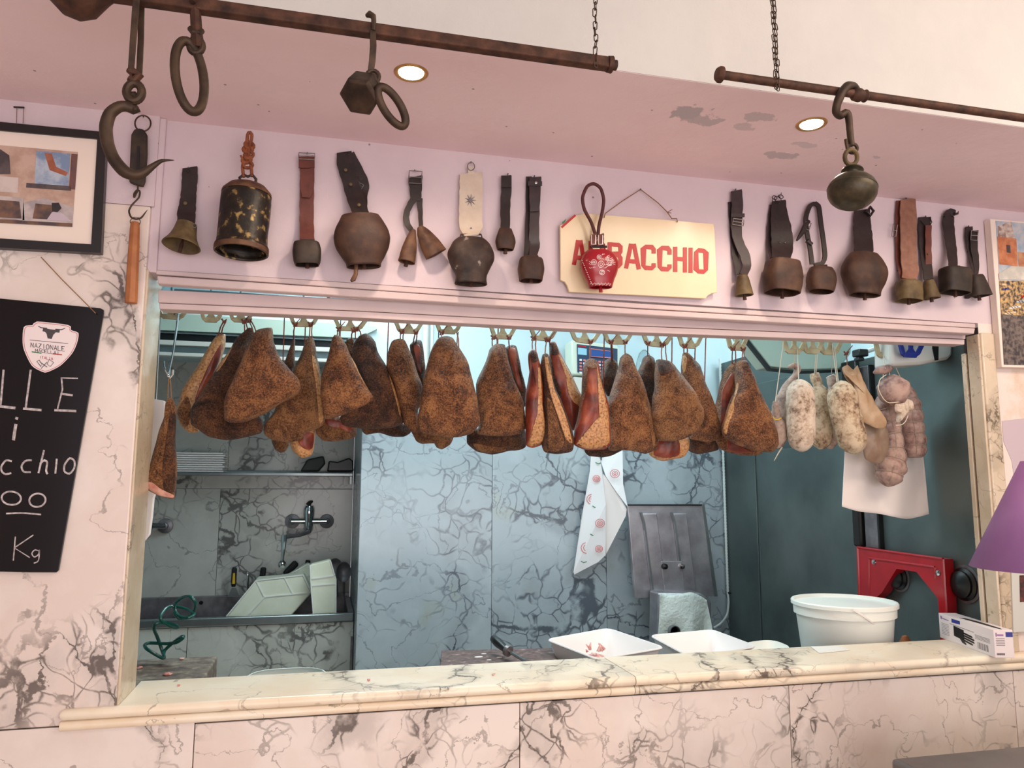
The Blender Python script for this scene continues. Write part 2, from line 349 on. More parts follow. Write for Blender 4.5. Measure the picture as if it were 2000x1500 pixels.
    def ribbon(s, pts, wpx, th=.003): # strap: pts (px, py, Y), width in pixels across the path
        rings = []; m = len(pts)
        ws = wpx if isinstance(wpx, (list, tuple)) else [wpx]*m
        for i, (x, y, Y) in enumerate(pts):
            a = pts[max(i-1, 0)]; b_ = pts[min(i+1, m-1)]
            t = V((b_[0]-a[0], b_[1]-a[1])); t = t.normalized() if t.length > .5 else V((0, 1)); nn = V((-t.y, t.x)); h = ws[i]/2
            l, r = P(x+nn.x*h, y+nn.y*h, Y), P(x-nn.x*h, y-nn.y*h, Y)
            T = P(b_[0], b_[1], b_[2])-P(a[0], a[1], a[2]); N = (l-r).cross(T).normalized()*th/2
            rings.append([l+N, r+N, r-N, l-N])
        return s.loft(rings)
    def obj(s, name, m, parent=None, smooth=True, bevel=0, origin=None, sub=0, solid=0, split=35, label=None, kind=None, bseg=2):
        me = bpy.data.meshes.new(name)
        c = V(origin) if origin else (sum(s.v, V())/max(1, len(s.v)))
        me.from_pydata([v-c for v in s.v], [], s.f)
        bm = bmesh.new(); bm.from_mesh(me); bmesh.ops.recalc_face_normals(bm, faces=bm.faces); bm.to_mesh(me); bm.free()
        me.materials.append(M[m] if isinstance(m, str) else m)
        o = bpy.data.objects.new(name, me); COL.objects.link(o); WL[o.name] = c
        if parent: o.parent = parent; o.location = c-WL[parent.name]
        else: o.location = c
        if solid: md = o.modifiers.new('s', 'SOLIDIFY'); md.thickness = solid; md.offset = -1
        if bevel: md = o.modifiers.new('b', 'BEVEL'); md.width = bevel; md.segments = bseg; md.limit_method = 'ANGLE'; md.angle_limit = math.radians(30)
        if sub: md = o.modifiers.new('u', 'SUBSURF'); md.levels = md.render_levels = sub
        if smooth:
            me.polygons.foreach_set('use_smooth', [True]*len(me.polygons))
            if split: me.set_sharp_from_angle(angle=math.radians(split))
        return tagit(o, label, kind=kind)
def cat_rom(p, n, closed=True, al=.8):
    m = len(p); out = []
    segs = m if closed else m-1
    ln = [((p[(i+1) % m][0]-p[i][0])**2+(p[(i+1) % m][1]-p[i][1])**2)**.5 for i in range(segs)]; tot = sum(ln)
    for k in range(n):
        d = tot*k/(n if closed else n-1); i = 0
        while i < segs-1 and d > ln[i]: d -= ln[i]; i += 1
        t = min(1, d/max(ln[i], 1e-9))
        g = (lambda j: p[j % m]) if closed else (lambda j: p[max(0, min(m-1, j))])
        a, b_, c, e = g(i-1), g(i), g(i+1), g(i+2)
        out.append(tuple(b_[q]+.5*al*t*(c[q]-a[q])+t*t*((1.5*(c[q]-b_[q])*2-al*.5*(2*(c[q]-a[q])+(e[q]-b_[q]))))*1.0+t*t*t*((b_[q]-c[q])*2+al*.5*((c[q]-a[q])+(e[q]-b_[q]))) for q in range(len(b_))))
    return out
def struct(mb, name, m, **k): return mb.obj(name, m, kind='structure', **k)
def circ(cx, cy, rx, ry=None, n=16, rot=0, a0=0, a1=360):
    ry = ry or rx; r = math.radians(rot); out = []; full = (a1-a0) >= 360
    for k in range(n):
        a = math.radians(a0+(a1-a0)*k/(n if full else n-1)); x, y = rx*math.cos(a), ry*math.sin(a)
        out.append((cx+x*math.cos(r)-y*math.sin(r), cy+x*math.sin(r)+y*math.cos(r)))
    return out
# ================================================================== SETTING
WX = -.47; SZ = 2.63
def slab(parent, x0, x1, y0, y1, z0, z1, m, bev=.0015):
    g = .001
    return MB().box(x0+g, x1-g, y0, y1, z0+g, z1-g).obj('marble_slab', m, parent, bevel=bev, smooth=False)
# bell wall above the opening
struct(MB().box(-.455, 3.4, 0, .08, 2.20, SZ), 'wall_front', 'wall')
struct(MB().box(2.238, 3.4, .0, .066, .0, 2.20), 'wall_right', 'wallR')
wl = struct(MB().box(-2.4, WX, -.02, .08, 2.371, SZ), 'wall_left', 'wall')
struct(MB().box(-.479, -.455, -.012, .08, 2.19, SZ), 'trim_1', 'wall', bevel=.003)
wlb = struct(MB().box(-2.4, -.50, .0, .13, 0, 2.371), 'wall_left_lower', 'gap')
slab(wlb, -1.42, -.477, -.022, .0, 1.034, 2.371, 'marbleF', .004)
slab(wlb, -2.4, -1.42, -.022, .0, 1.034, 2.371, 'marbleF', .004)
jl = struct(MB().box(-.5, -.479, .0, .155, 1.0, 2.2), 'wall_left_reveal', 'gap')
MB().box(-.479, -.472, -.02, .158, 1.075, 2.195).obj('marble_slab', 'marbleJ', jl, bevel=.003, smooth=False)
# right reveal
jr = struct(MB().box(2.236, 2.30, .001, .067, 1.0, 2.185), 'wall_right_reveal', 'gap')
MB().box(2.228, 2.238, -.006, .046, 1.075, 2.16).obj('marble_slab', 'marbleJ', jr, bevel=.003, smooth=False)
MB().box(2.226, 2.238, .054, .072, 1.075, 2.10).obj('marble_slab', 'marbleJ', jr, bevel=.002, smooth=False)
MB().box(2.238, 2.296, -.010, .0, 1.075, 2.165).obj('marble_edge', 'marbleJ', jr, bevel=.006)
# lower wall with slabs
lw = struct(MB().box(-2.4, 3.4, .0, .07, 0, 1.02), 'wall_front_lower', 'gap')
xs = [-2.4, -1.15, -.292, .56, 1.41, 2.249, 3.2]
for a, b_ in zip(xs, xs[1:]):
    slab(lw, a, b_, -.02, .0, .42, 1.033 if b_ < -.2 else 1.02, 'marbleF'); slab(lw, a, b_, -.02, .0, .0, .42, 'marbleF')
# ledge: two mouldings, slab joints
def ledge_profile(x, y0, zc, h, d):
    r = []
    for k in range(9):
        a = math.pi*(-.5+k/8); r.append((y0+h/2*(1-math.cos(a)), zc+h/2*math.sin(a)))
    return [V((x, y, z)) for y, z in r]+[V((x, d, zc+h/2)), V((x, d, zc-h/2))]
led = struct(MB().box(-.46, 2.23, .10, .215, .95, 1.045), 'window_sill', 'gap')
def ledge_piece(x0, x1, name, m, y0, zc, h, d, par, shear=0.0):
    a = ledge_profile(x0, y0, zc, h, d); b_ = ledge_profile(x1, y0, zc, h, d)
    for q in a: q.x += shear*(0)
    return MB().loft([a, b_]).obj(name, m, par, smooth=True, split=50)
pf_ = lambda x, d: ledge_profile(x, -.040, 1.0625, .027, d)
def endcap(x, d):
    r = pf_(x, d); c = sum(r, V())/len(r); return [c+(p-c)*.6+V((-.006, 0, 0)) for p in r]
MB().loft([endcap(-.594, -.018), pf_(-.592, -.018), pf_(-.4725, -.018)], (True, False)).loft([pf_(-.4725, .225), pf_(.9, .225)]).obj('marble_sill_slab', 'marbleLedge', led, split=50)
MB().loft([pf_(.9025, .225), pf_(2.226, .225)]).obj('marble_sill_slab', 'marbleLedge', led, split=50)
ledge_piece(2.227, 3.1, 'marble_sill_slab', 'marbleLedge', -.040, 1.0625, .027, -.006, led)
for x0, x1 in ((-.60, .9), (.902, 3.1)):
    ledge_piece(x0, x1, 'marble_moulding', 'marbleLedge', -.034, 1.0355, .025, -.015, led)
# lintel moulding and shutter bar
struct(MB().pp([(306, 538), (700, 565), (1240, 603), (1905, 641), (1903, 652), (1240, 614), (700, 580), (308, 554)], -.014, .03), 'trim_2', 'trim', bevel=.003)
struct(MB().pp([(303, 527), (700, 553), (1240, 592), (1905, 632), (1905, 640.5), (1240, 601.5), (700, 564), (305, 536)], -.006, .02), 'trim_3', 'trim', bevel=.002)
bar = thing('shutter_bar', P(1100, 620, .03), 'long pink painted shutter bar spanning the top of the serving hatch', 'shutter')
MB().pp([(309, 566), (700, 584), (1240, 612), (1886, 651), (1886, 662), (1240, 636), (700, 607), (309, 591)], .03, .04).obj('upper_rail', 'trim', bar, bevel=.002, smooth=False)
MB().pp([(311, 592), (700, 608), (1240, 637), (1884, 663), (1884, 673), (1240, 649), (700, 620.5), (311, 603)], .026, .05).obj('lower_lip', 'trim', bar, bevel=.002, smooth=False)
# soffit, fascia, shop ceiling and shell
struct(MB().box(-2.6, 4.2, -.548, 0, SZ, SZ+.05), 'ceiling', 'soffit')
struct(MB().box(-2.6, 4.2, -.55, -.50, SZ+.001, 3.45), 'wall_fascia', 'fascia')
struct(MB().box(-2.6, 4.2, -6, -.50, 3.45, 3.5), 'ceiling_shop', 'fascia')
struct(MB().box(-2.6, -2.4, -6, .1, 0, 3.45), 'wall_side', 'fascia')
struct(MB().box(3.4, 3.6, -6, .1, 0, 3.45), 'wall_side', 'fascia')
struct(MB().box(-2.6, 4.2, -6, 3.3, -.05, 0), 'floor', 'floor')
# back room
struct(MB().box(-2.0, 4.2, .08, 3.3, 3.2, 3.25), 'ceiling_backroom', 'whitewall')
struct(MB().box(-2.0, 4.2, .0, .08, 2.9, 3.2), 'wall_front_upper', 'whitewall')
struct(MB().box(-2.0, 4.2, .081, .10, 2.215, 3.2), 'wall_front_inner', 'whitewall')
struct(MB().box(-2.0, -1.9, .1, 3.2, 0, 3.2), 'wall_backroom_left', 'whitewall')
struct(MB().box(3.0, 3.1, .1, 3.2, 0, 3.2), 'wall_backroom_right', 'whitewall')
col = struct(MB().box(.222, 3.0, 2.02, 3.1, 0, 3.2), 'wall_back', 'whitewall')
zt = 1.98
slab(col, .20, .918, 2.0, 2.02, 0, zt, 'marbleB'); slab(col, .918, 1.585, 2.0, 2.02, 0, zt, 'marbleB'); slab(col, 1.585, 2.5, 2.0, 2.02, 0, zt, 'marbleB')
MB().box(.20, .221, 2.021, 3.0, 0, 3.0).obj('marble_slab', 'marbleB', col, bevel=.001, smooth=False)
alc = struct(MB().box(-1.9, .20, 3.02, 3.1, 0, 3.2), 'wall_alcove', 'whitewall')
for z0, z1, j in ((.93, 1.60, -.62), (1.715, 2.45, -.585)):
    slab(alc, -1.9, j, 3.0, 3.02, z0, z1, 'marbleA'); slab(alc, j, .199, 3.0, 3.02, z0, z1, 'marbleA')
MB().box(-1.9, .198, 2.985, 3.02, 1.602, 1.70).obj('marble_slab', 'marbleA', alc, bevel=.001, smooth=False)
# hood over the alcove (long metal lintel)
hd = struct(MB().box(-1.9, .199, 2.05, 3.0, 2.40, 2.56), 'trim_4', 'whitewall')
MB().pp([(250, 606), (735, 637), (737, 642), (700, 660), (250, 642)], 1.99, .05).obj('metal_panel', 'diffuser', hd, smooth=False)
MB().box(-1.9, .25, 1.985, 2.02, 2.395, 2.402).obj('metal_lip', 'steel', hd, smooth=False)
MB().box(-1.9, .199, 2.0, 2.04, 2.362, 2.394).obj('dark_slot', 'black', hd, smooth=False)
MB().box(-1.9, .199, 1.99, 2.04, 2.335, 2.36).obj('metal_rail', 'acgrey', hd, bevel=.002, smooth=False)
MB().box(-1.9, .199, 2.01, 2.04, 2.300, 2.333).obj('metal_rail', 'steel', hd, smooth=False)
MB().box(-1.9, .199, 1.995, 2.04, 2.280, 2.298).obj('metal_rail', 'acgrey', hd, bevel=.002, smooth=False)
# shelf
sh = thing('wall_shelf', (-.8, 2.85, 1.69), 'thin steel shelf on the marble wall above the sink taps', 'shelf')
zs = P(500, 925, 2.74).z
MB().box(-1.88, .185, 2.74, 2.984, zs-.012, zs+.006).obj('shelf_board', 'steel', sh, bevel=.002, smooth=False)
for x in (-1.2, .17): MB().box(x, x+.012, 2.80, 2.984, zs-.06, zs-.013).obj('bracket', 'steel', sh, smooth=False)
# cold store along the right side
XF = 2.34
def PX(px, py, X=XF):
    d = ray(px, py); return CAM+d*((X-CAM.x)/d.x)
cs = thing('cold_store', (2.4, 1.0, 0), 'tall grey green steel cold cabinet along the right of the back room', 'refrigerator')
ys = PX(1475, 900).y; zA, zB_ = PX(1540, 735).z, PX(1402, 712).z
MB().box(XF, 2.95, .075, ys-.004, 0, zA).obj('cabinet_body', 'fridge', cs, bevel=.004, smooth=False)
MB().box(XF-.004, 2.95, ys, 1.99, 0, zB_).obj('side_panel', 'fridge', cs, bevel=.004, smooth=False)
MB().box(XF-.008, XF-.001, PX(1668, 900).y, ys-.03, .2, PX(1560, 960).z+.22).obj('door', 'fridge', cs, bevel=.003, smooth=False)
h0_, h1_h = PX(1672, 1066), PX(1690, 712); MB().box(XF-.035, XF-.001, PX(1686, 900).y, PX(1670, 900).y, h0_.z, h1_h.z).obj('door_handle', 'black', cs, bevel=.01)
MB().box(XF-.02, XF-.001, PX(1714, 900).y, PX(1689, 900).y, h0_.z, h1_h.z-.01).obj('hinge_strip', 'steelD', cs, bevel=.004, smooth=False)
MB().box(XF-.022, XF-.001, PX(1718, 900).y, PX(1714, 900).y-.002, h0_.z, h1_h.z-.01).obj('seal_line', 'black', cs, smooth=False)
for q, r in (((1886, 1141), .060), ((1757, 1128), .05)):
    p = PX(*q); yy, z = p.y, p.z
    kn = MB().lathe((XF+.001, yy, z), (-1, 0, 0), [(0, 0), (r, 0), (r, .012), (r*.82, .018), (r*.82, .028), (r*.6, .036), (0, .04)], n=24, xdir=(0, 1, 0)).obj('knob', 'black', cs)
    MB().lathe((XF+.001, yy, z), (-1, 0, 0), [(r*1.18, 0), (r*1.18, .004), (r*1.0, .006)], n=24, xdir=(0, 1, 0)).obj('knob_ring', 'steelD', kn)
p = PX(1680, 742); MB().box(XF-.06, XF-.036, p.y-.05, p.y+.05, PX(1680, 778).z, PX(1680, 706).z).obj('latch_box', 'black', cs, bevel=.006)
# wall units in the top right corner
fl = thing('ceiling_lamp', P(1560, 690, .8), 'slanted grey green fluorescent lamp casing behind the hanging salami', 'lamp')
MB().pp([(1447, 625), (1455, 652), (1505, 716), (1560, 722), (1640, 720), (1662, 690), (1665, 625)], .82, .12).obj('diffuser', 'diffuser', fl, bevel=.004, smooth=False)
MB().stroke([(1443, 625), (1452, 655), (1504, 721), (1560, 727), (1642, 724)], 5, .815, .02).obj('black_edge', 'black', fl, smooth=False)
ac = thing('wall_unit', P(1800, 690, .35), 'pale boxy wall unit with rounded end high at the right of the hatch', 'appliance')
MB().pp([(1740, 630), (1742, 715), (1800, 712), (1853, 702), (1861, 694), (1863, 640), (1860, 630)], .225, .10).obj('casing', 'acgrey', ac, bevel=.012)
MB().pp([(1822, 630), (1822, 680), (1827, 704), (1833, 703), (1834, 630)], .221, .004).obj('black_band', 'black', ac, smooth=False)
bc = thing('junction_box', P(1680, 692, .45), 'small black junction box with white connector behind the salami hooks', 'box')
MB().obox(P(1680, 690, .45), (.042, .05, .03)).obj('case', 'black', bc, bevel=.005)
MB().obox(P(1678, 702, .45), (.028, .03, .014)).obj('switch', 'black', bc, bevel=.003)
MB().tube([P(1694, 686, .45), P(1706, 682, .44), P(1722, 680, .44)], .009).obj('connector', 'cable', bc)
MB().tube([P(1722, 680, .44), P(1730, 660, .43), P(1735, 620, .43), V((P(1735, 620, .43).x, .43, 3.2))], .003).obj('cable', 'cable', bc)
# hanging rail hidden by the shutter bar
rl = thing('hanging_rail', (.9, .28, 2.21), 'steel rail behind the shutter bar carrying the meat hangers', 'rail')
MB().tube([(-.46, .28, 2.21), (2.25, .28, 2.21)], .009).obj('bar', 'steel', rl)
for x in (.0, 1.1, 2.0): MB().tube([(x, .28, 2.219), (x, .28, 3.2)], .005).obj('drop_rod', 'steel', rl)
# pipe and conduits on the back wall
pp_ = thing('wall_pipe', P(836, 680, 1.96), 'pair of vertical grey pipes on the white back wall', 'pipe')
for x, r in ((829, .016), (841, .01)): MB().tube([P(x, 810, 1.98), (P(x, 810, 1.98).x, 1.98, 3.19)], r, 12).obj('pipe', 'acgrey', pp_)
cdt = thing('cable_conduit', P(1420, 1000, 1.97), 'ribbed white cable conduit beside the steel cabinet, curling at its end', 'cable')
pts = [P(1406+ (y-700)*.034, y, 1.972) for y in range(700, 1160, 3)]
MB().tube(pts, [.0085 if i % 2 else .006 for i in range(len(pts))], 8).obj('ribbed_hose', 'cable', cdt)
MB().tube([P(x, y, 1.965) for x, y in cat_rom([(1421, 1158), (1423, 1175), (1420, 1200), (1408, 1217), (1394, 1226)], 14, False)], .006).obj('cable', 'cable', cdt)
MB().tube([P(1422, 1158, 1.96), P(1434, 1160, 1.96)], .005).obj('clip', 'black', cdt)
# ------------------------------------------------------------------ sink
sk = thing('sink', (-.85, 2.6, 0), 'long steel sink trough with marble clad front under the taps', 'sink')
ZS = .925; SX0, SX1 = -1.88, .196
MB().box(SX0, SX1, 2.25, 2.285, ZS-.045, ZS).obj('front_rim', 'steel', sk, bevel=.006)
MB().box(SX0, SX1, 2.95, 2.98, ZS-.30, ZS+.02).obj('back_rim', 'steelD', sk, bevel=.004, smooth=False)
MB().box(SX0, SX1, 2.285, 2.95, ZS-.32, ZS-.30).obj('basin_floor', 'steelD', sk, smooth=False)
MB().box(SX0, SX1, 2.285, 2.295, ZS-.30, ZS-.02).obj('basin_wall', 'steelD', sk, smooth=False)
MB().box(SX1-.03, SX1, 2.30, 2.94, ZS-.30, ZS-.001).obj('basin_wall', 'steelD', sk, smooth=False)
for x0, x1 in ((SX0, -.66), (-.657, .196)): MB().box(x0, x1, 2.262, 2.282, 0, ZS-.048).obj('marble_slab', 'marbleA', sk, bevel=.001, smooth=False)
MB().box(.183, .196, 2.252, 2.261, .55, .80).obj('hinge', 'steelD', sk, smooth=False)
MB().lathe(P(393, 1177, 2.948), (0, -1, 0), [(0, 0), (.012, 0), (.012, .003), (0, .003)], n=12).obj('drain_hole', 'black', sk)
def tap(cx, cy, label, full=True):
    Y = 2.93; s = mpp(cx, cy, Y); t = thing('wall_tap', P(cx, cy, 2.99), label, 'tap')
    p = lambda x, y, Yv=Y: P(cx+x, cy+y, Yv)
    for sx in (-34, 33):
        MB().lathe(p(sx, 1, 2.985), (0, -1, 0), [(0, 0), (.046, 0), (.044, .01), (.022, .016), (.02, .04), (0, .05)], n=20).obj('wall_flange', 'steelD', t)
    MB().tube([p(-36, 1), p(33, 1)], .017, 14).obj('mixer_bar', 'chrome', t)
    MB().lathe(p(-3, 24), (0, 0, 1), [(0, -.006), (.018, 0), (.027, .02), (.029, .09), (.033, .12), (.034, .15), (.026, .17), (0, .172)], n=18).obj('mixer_body', 'chrome', t)
    MB().tube([p(-4, -30), p(1, -36), p(6, -38)], [.016, .012, .006]).obj('lever', 'blackM', t)
    MB().tube([p(-2, 22, 2.90), p(-20, 28, 2.80), p(-50, 32, 2.70)], .013, 10).obj('spout_arm', 'steelD', t)
    MB().tube([p(-50, 28, 2.70), p(-51, 45, 2.70), p(-53, 70, 2.70), p(-54, 80, 2.70)], [.020, .016, .010, .011], 10).obj('spout_drop', 'chrome', t)
    MB().lathe(p(-54, 92, 2.70), (0, 0, 1), [(0, 0), (.02, .002), (.024, .014), (.022, .032), (.010, .044)], n=14).obj('nozzle', 'chrome', t)
tap(605, 1017, 'chrome wall mixer tap with long swivel spout, right above the sink')
tap(290, 1026, 'chrome wall mixer tap half hidden behind the white board at left')
# crates in the sink
def crate(outline, Y, d, label, lines):
    c = thing('plastic_crate', P(*outline[0], Y), label, 'crate', None)
    MB().pp(outline, Y, d).obj('body', 'crateP', c, bevel=.008, smooth=False)
    for pts in lines: MB().stroke(pts, 2.4, Y-.004, .006).obj('rim_rib', 'whiteB', c, smooth=False)
    return c
crate([(442, 1206), (499, 1134), (542, 1131), (592, 1123), (609, 1158), (566, 1206)], 2.5, .22, 'cream plastic crate lying tilted in the sink, the left larger one',
      [[(442, 1204), (500, 1134), (592, 1123)], [(500, 1134), (516, 1166), (480, 1206)], [(516, 1166), (609, 1157)], [(556, 1129), (572, 1160)], [(592, 1123), (609, 1158)]])
crate([(606, 1103), (645, 1093), (650, 1112), (657, 1130), (656, 1199), (612, 1201), (608, 1150)], 2.36, .08, 'cream plastic crate standing upright at the right end of the sink',
      [[(606, 1103), (608, 1150), (612, 1200)], [(607, 1131), (655, 1124)], [(609, 1144), (656, 1140)], [(645, 1094), (656, 1132), (656, 1198)]])
crate([(556, 1127), (600, 1101), (608, 1104), (611, 1140), (600, 1146), (590, 1124)], 2.74, .10, 'cream plastic crate wedged between the two others in the sink', [[(556, 1127), (602, 1102)], [(590, 1130), (608, 1122)]])
def handle_tool(name, label, pts, r, Y, m='blackM', extra=None, cat='knife'):
    t = thing(name, P(*pts[-1], Y), label, cat)
    MB().tube([P(x, y, Y) for x, y in cat_rom(pts, 9, False)], [r*.6]+[r]*6+[r*.9, r*.7], 10).obj('handle', m, t)
    if extra: extra(t)
    return t
yel = mat('yellow_rubber', (226, 178, 30), .5)
handle_tool('scraper', 'scraper with black and yellow handle standing behind the sink', [(458, 1108), (457, 1125), (456, 1146)], .016, 2.90, 'blackM',
    lambda t: (MB().tube([P(457, 1119, 2.885), P(456, 1140, 2.885)], [.006, .010], 8).obj('grip', yel, t), MB().pp([(453, 1148), (461, 1148), (468, 1166), (444, 1166)], 2.90, .003).obj('blade', 'steel', t, smooth=False)), cat='scraper')
handle_tool('steel_tube', 'slim bright steel rod standing behind the sink', [(484, 1117), (484, 1170)], .008, 2.91, 'chrome', cat='tool')
for pts, r, lb in (([(515, 1108), (513, 1122), (511, 1134)], .018, 'black handled knife just left of the crates'), ([(580, 1098), (570, 1108), (556, 1122)], .022, 'black handled knife leaning behind the left crate'),
                   ([(602, 1094), (600, 1104)], .016, 'black handled knife tip between the crates')):
    handle_tool('kitchen_knife', lb, pts, r, 2.88, extra=lambda t, p=pts: MB().pp([(p[-1][0]-3, p[-1][1]), (p[-1][0]+3, p[-1][1]), (p[-1][0]+2, p[-1][1]+44), (p[-1][0]-1, p[-1][1]+48)], 2.885, .003).obj('blade', 'steel', t, smooth=False))
ld = thing('skimmer', P(672, 1118, 2.9), 'dark oval steel skimmer standing in the right sink corner', 'skimmer')
MB().lathe(P(671, 1117, 2.90), (0, -1, .1), [(0, 0), (.03, .002), (.045, .012), (.047, .014)], n=22, sy=1.35, caps=(True, False)).obj('bowl', 'steelD', ld, solid=.002)
MB().tube([P(672, 1136, 2.9), P(672, 1165, 2.9)], .005).obj('handle', 'steelD', ld)
ld = thing('ladle', P(650, 1110, 2.92), 'second dark ladle behind the upright crate', 'ladle')
MB().lathe(P(654, 1108, 2.94), (0, -1, .1), [(0, 0), (.03, .002), (.046, .012), (.048, .014)], n=22, sy=1.2, caps=(True, False)).obj('bowl', 'steelD', ld, solid=.002)
MB().tube([P(656, 1124, 2.94), P(660, 1165, 2.94)], .005).obj('handle', 'steelD', ld)
# stack of white foam trays on the shelf, and dark objects at right
for k in range(9):
    z = zs+.007+k*.0135; x0 = -.93+.006*math.sin(k*2.1); x1 = P(437, 900, 2.76).x+.007*math.sin(k*3.7)
    o = MB().box(x0-.0, x1, 2.77, 2.95, z, z+.0105).obj('foam_tray', 'whiteP', None, bevel=.004, smooth=False)
    tagit(o, 'white foam tray in the stack on the shelf, %s' % ('lowest of the pile', 'second from the bottom', 'third from the bottom', 'fourth from the bottom', 'fifth, in the middle of the pile', 'fourth from the top', 'third from the top', 'second from the top', 'topmost of the pile')[k], 'tray', 'foam trays stacked on the shelf')
o = MB().pp([(586, 921), (600, 897), (632, 890), (636, 905), (622, 921)], 2.78, .10).obj('sharpening_stone', mat('dark_green_stone', (38, 42, 36), .6), None, bevel=.01); tagit(o, 'dark wedge shaped block on the right end of the shelf', 'block')
o = MB().pp([(639, 921), (642, 900), (660, 902), (682, 894), (690, 900), (691, 921)], 2.80, .10).obj('shelf_box', 'black', None, bevel=.008); tagit(o, 'low black box on the right end of the shelf', 'box')
# white board hanging by the left reveal
o = MB().pp([(285, 776), (322, 783), (322, 900), (300, 975), (297, 1010), (292, 1045), (283, 1056), (262, 1070)], .30, .018).obj('cutting_board', 'whiteP', None, bevel=.003, smooth=False); tagit(o, 'white plastic board hanging just inside the left edge of the hatch', 'board'); q_ = P(305, 781, .308); MB().tube([q_-V((0, 0, .01)), q_+V((0, 0, .02)), V((q_.x, .28, 2.221)), V((q_.x, .265, 2.205))], .0025).obj('wire_hook', 'steel', o)
# printed wrapping paper on a nail
pw = thing('wrapping_paper', P(1174, 893, 1.96), 'sheet of white wrapping paper printed with pink roses hanging on a nail', 'paper')
def sheetpx(pts, d=.0008): return MB().prism([P(x, y, Y) for x, y, Y in pts], (0, d, 0))
sheetpx([(1155, 880, 1.95), (1172, 896, 1.93), (1178, 930, 1.90), (1183, 985, 1.90), (1183, 1084, 1.92), (1168, 1098, 1.93), (1122, 1122, 1.96), (1120, 1118, 1.96), (1136, 1010, 1.95), (1152, 920, 1.95)]).obj('left_fold', 'paper', pw, smooth=False)
sheetpx([(1172, 896, 1.93), (1216, 880, 1.90), (1217, 945, 1.87), (1226, 990, 1.85), (1205, 962, 1.87), (1183, 930, 1.90)]).obj('right_fold', 'paper', pw, smooth=False)
sheetpx([(1178, 925, 1.90), (1205, 962, 1.89), (1224, 994, 1.88), (1222, 1008, 1.88), (1184, 1082, 1.93)]).obj('back_side', 'cloth', pw, smooth=False)
for cx, cy, Y, r in ((1157, 975, 1.945, 11), (1172, 1022, 1.905, 9), (1147, 1070, 1.945, 12), (1201, 925, 1.865, 9), (1165, 935, 1.925, 7), (1170, 1072, 1.915, 7)):
    f = MB()
    for rr in (r, r*.6, r*.25): f.stroke(circ(cx, cy, rr, rr*.9, 14), 1.3, Y-.006, .0004, True)
    f.obj('rose_print', 'pink', pw, smooth=False)
for cx, cy in ((1162, 990), (1158, 1045), (1140, 1098), (1168, 905)):
    MB().stroke([(cx-5, cy-2), (cx, cy+1), (cx+6, cy-1)], 1.6, 1.925, .0004).obj('leaf_print', 'green', pw, smooth=False)
MB().tube([P(1174, 886, 1.92), P(1174, 899, 1.92)], .0035).obj('nail', 'black', pw)
# steel plate machine with cloth cover
ms = thing('mincer_tray', P(1310, 1080, 1.85), 'worn steel tray machine leaning against the marble back wall', 'machine')
MB().pp([(1226, 985), (1375, 985), (1401, 1164), (1241, 1169)], 1.86, .03).obj('plate', 'traysteel', ms, bevel=.003, smooth=False)
for a, b_, c in (((1255, 1003), (1283, 1003), 12), ((1315, 1003), (1341, 1003), 12)):
    w_ = b_[0]-a[0]; MB().pp([a, b_, (b_[0]+20, 1161), (a[0]+20, 1163)], 1.84, .02).obj('channel', 'traysteel', ms, bevel=.004, smooth=False)
for a in ((1253, 1001), (1313, 1001)):
    MB().stroke([a, (a[0]+6, a[1]+20), (a[0]+24, 1160)], 3, 1.838, .02).obj('channel_edge', 'steel', ms, smooth=False)
MB().pp([(1226, 985), (1375, 985), (1375.5, 988), (1226.5, 988)], 1.855, .006).obj('top_lip', 'black', ms, smooth=False)
MB().pp([(1371, 985), (1376, 985), (1402, 1165), (1396, 1165)], 1.853, .01).obj('side_lip', 'steel', ms, smooth=False)
MB().pp([(1291, 1096), (1332, 1096), (1338, 1155), (1298, 1155)], 1.835, .01).obj('cover_plate', 'traysteel', ms, bevel=.003, smooth=False)
MB().lathe(P(1297, 1106, 1.835), (0, -1, 0), [(0, 0), (.017, 0), (.015, .02), (0, .024)], n=18).obj('black_knob', 'black', ms, label='round black knob')
MB().lathe(P(1331, 1106, 1.835), (0, -1, 0), [(0, 0), (.016, 0), (.015, .014), (0, .016)], n=18).obj('screw', 'chrome', ms)
MB().pp([(1286, 1158), (1370, 1158), (1390, 1175), (1392, 1320), (1284, 1320)], 1.72, .12).obj('motor_box', 'traysteel', ms, bevel=.01)
def cloth_grid(outline_top, outline_bot, Y, n, m, fold, ph=0, name='cloth', mt='clothW', par=None, solid=.003, bulge=.0):
    # ruled sheet between two pixel polylines with vertical folds
    tp = cat_rom(outline_top, n, False); bt = cat_rom(outline_bot, n, False); mb = MB()
    for j in range(m):
        t = j/(m-1)
        for i in range(n):
            x = tp[i][0]*(1-t)+bt[i][0]*t; y = tp[i][1]*(1-t)+bt[i][1]*t; u = i/(n-1)
            mb.v.append(P(x, y, Y+fold*(.4+t*.6)*math.sin(u*9+ph+1.3*math.sin(t*3+u*5))-bulge*math.sin(math.pi*u)*t))
    for j in range(m-1):
        for i in range(n-1):
            a = j*n+i; mb.f.append((a, a+1, a+n+1, a+n))
    return mb.obj(name, mt, par, solid=solid, split=0)
cw = thing('cover_cloth', P(1335, 1190, 1.68), 'crumpled white cloth wrapped over the machine below the steel tray', 'cloth')
cloth_grid([(1290, 1160), (1320, 1161), (1350, 1157), (1372, 1166), (1380, 1172)], [(1284, 1262), (1300, 1262), (1340, 1262), (1380, 1262), (1398, 1262)], 1.66, 40, 16, .022, .5, 'front_drape', 'clothW', cw, bulge=.04)
MB().lathe(P(1319, 1234, 1.60), (0, -1, 0), [(.030, -.03), (.030, 0), (.026, 0), (.026, -.03)], n=18).obj('tube_mouth', 'steelD', cw)
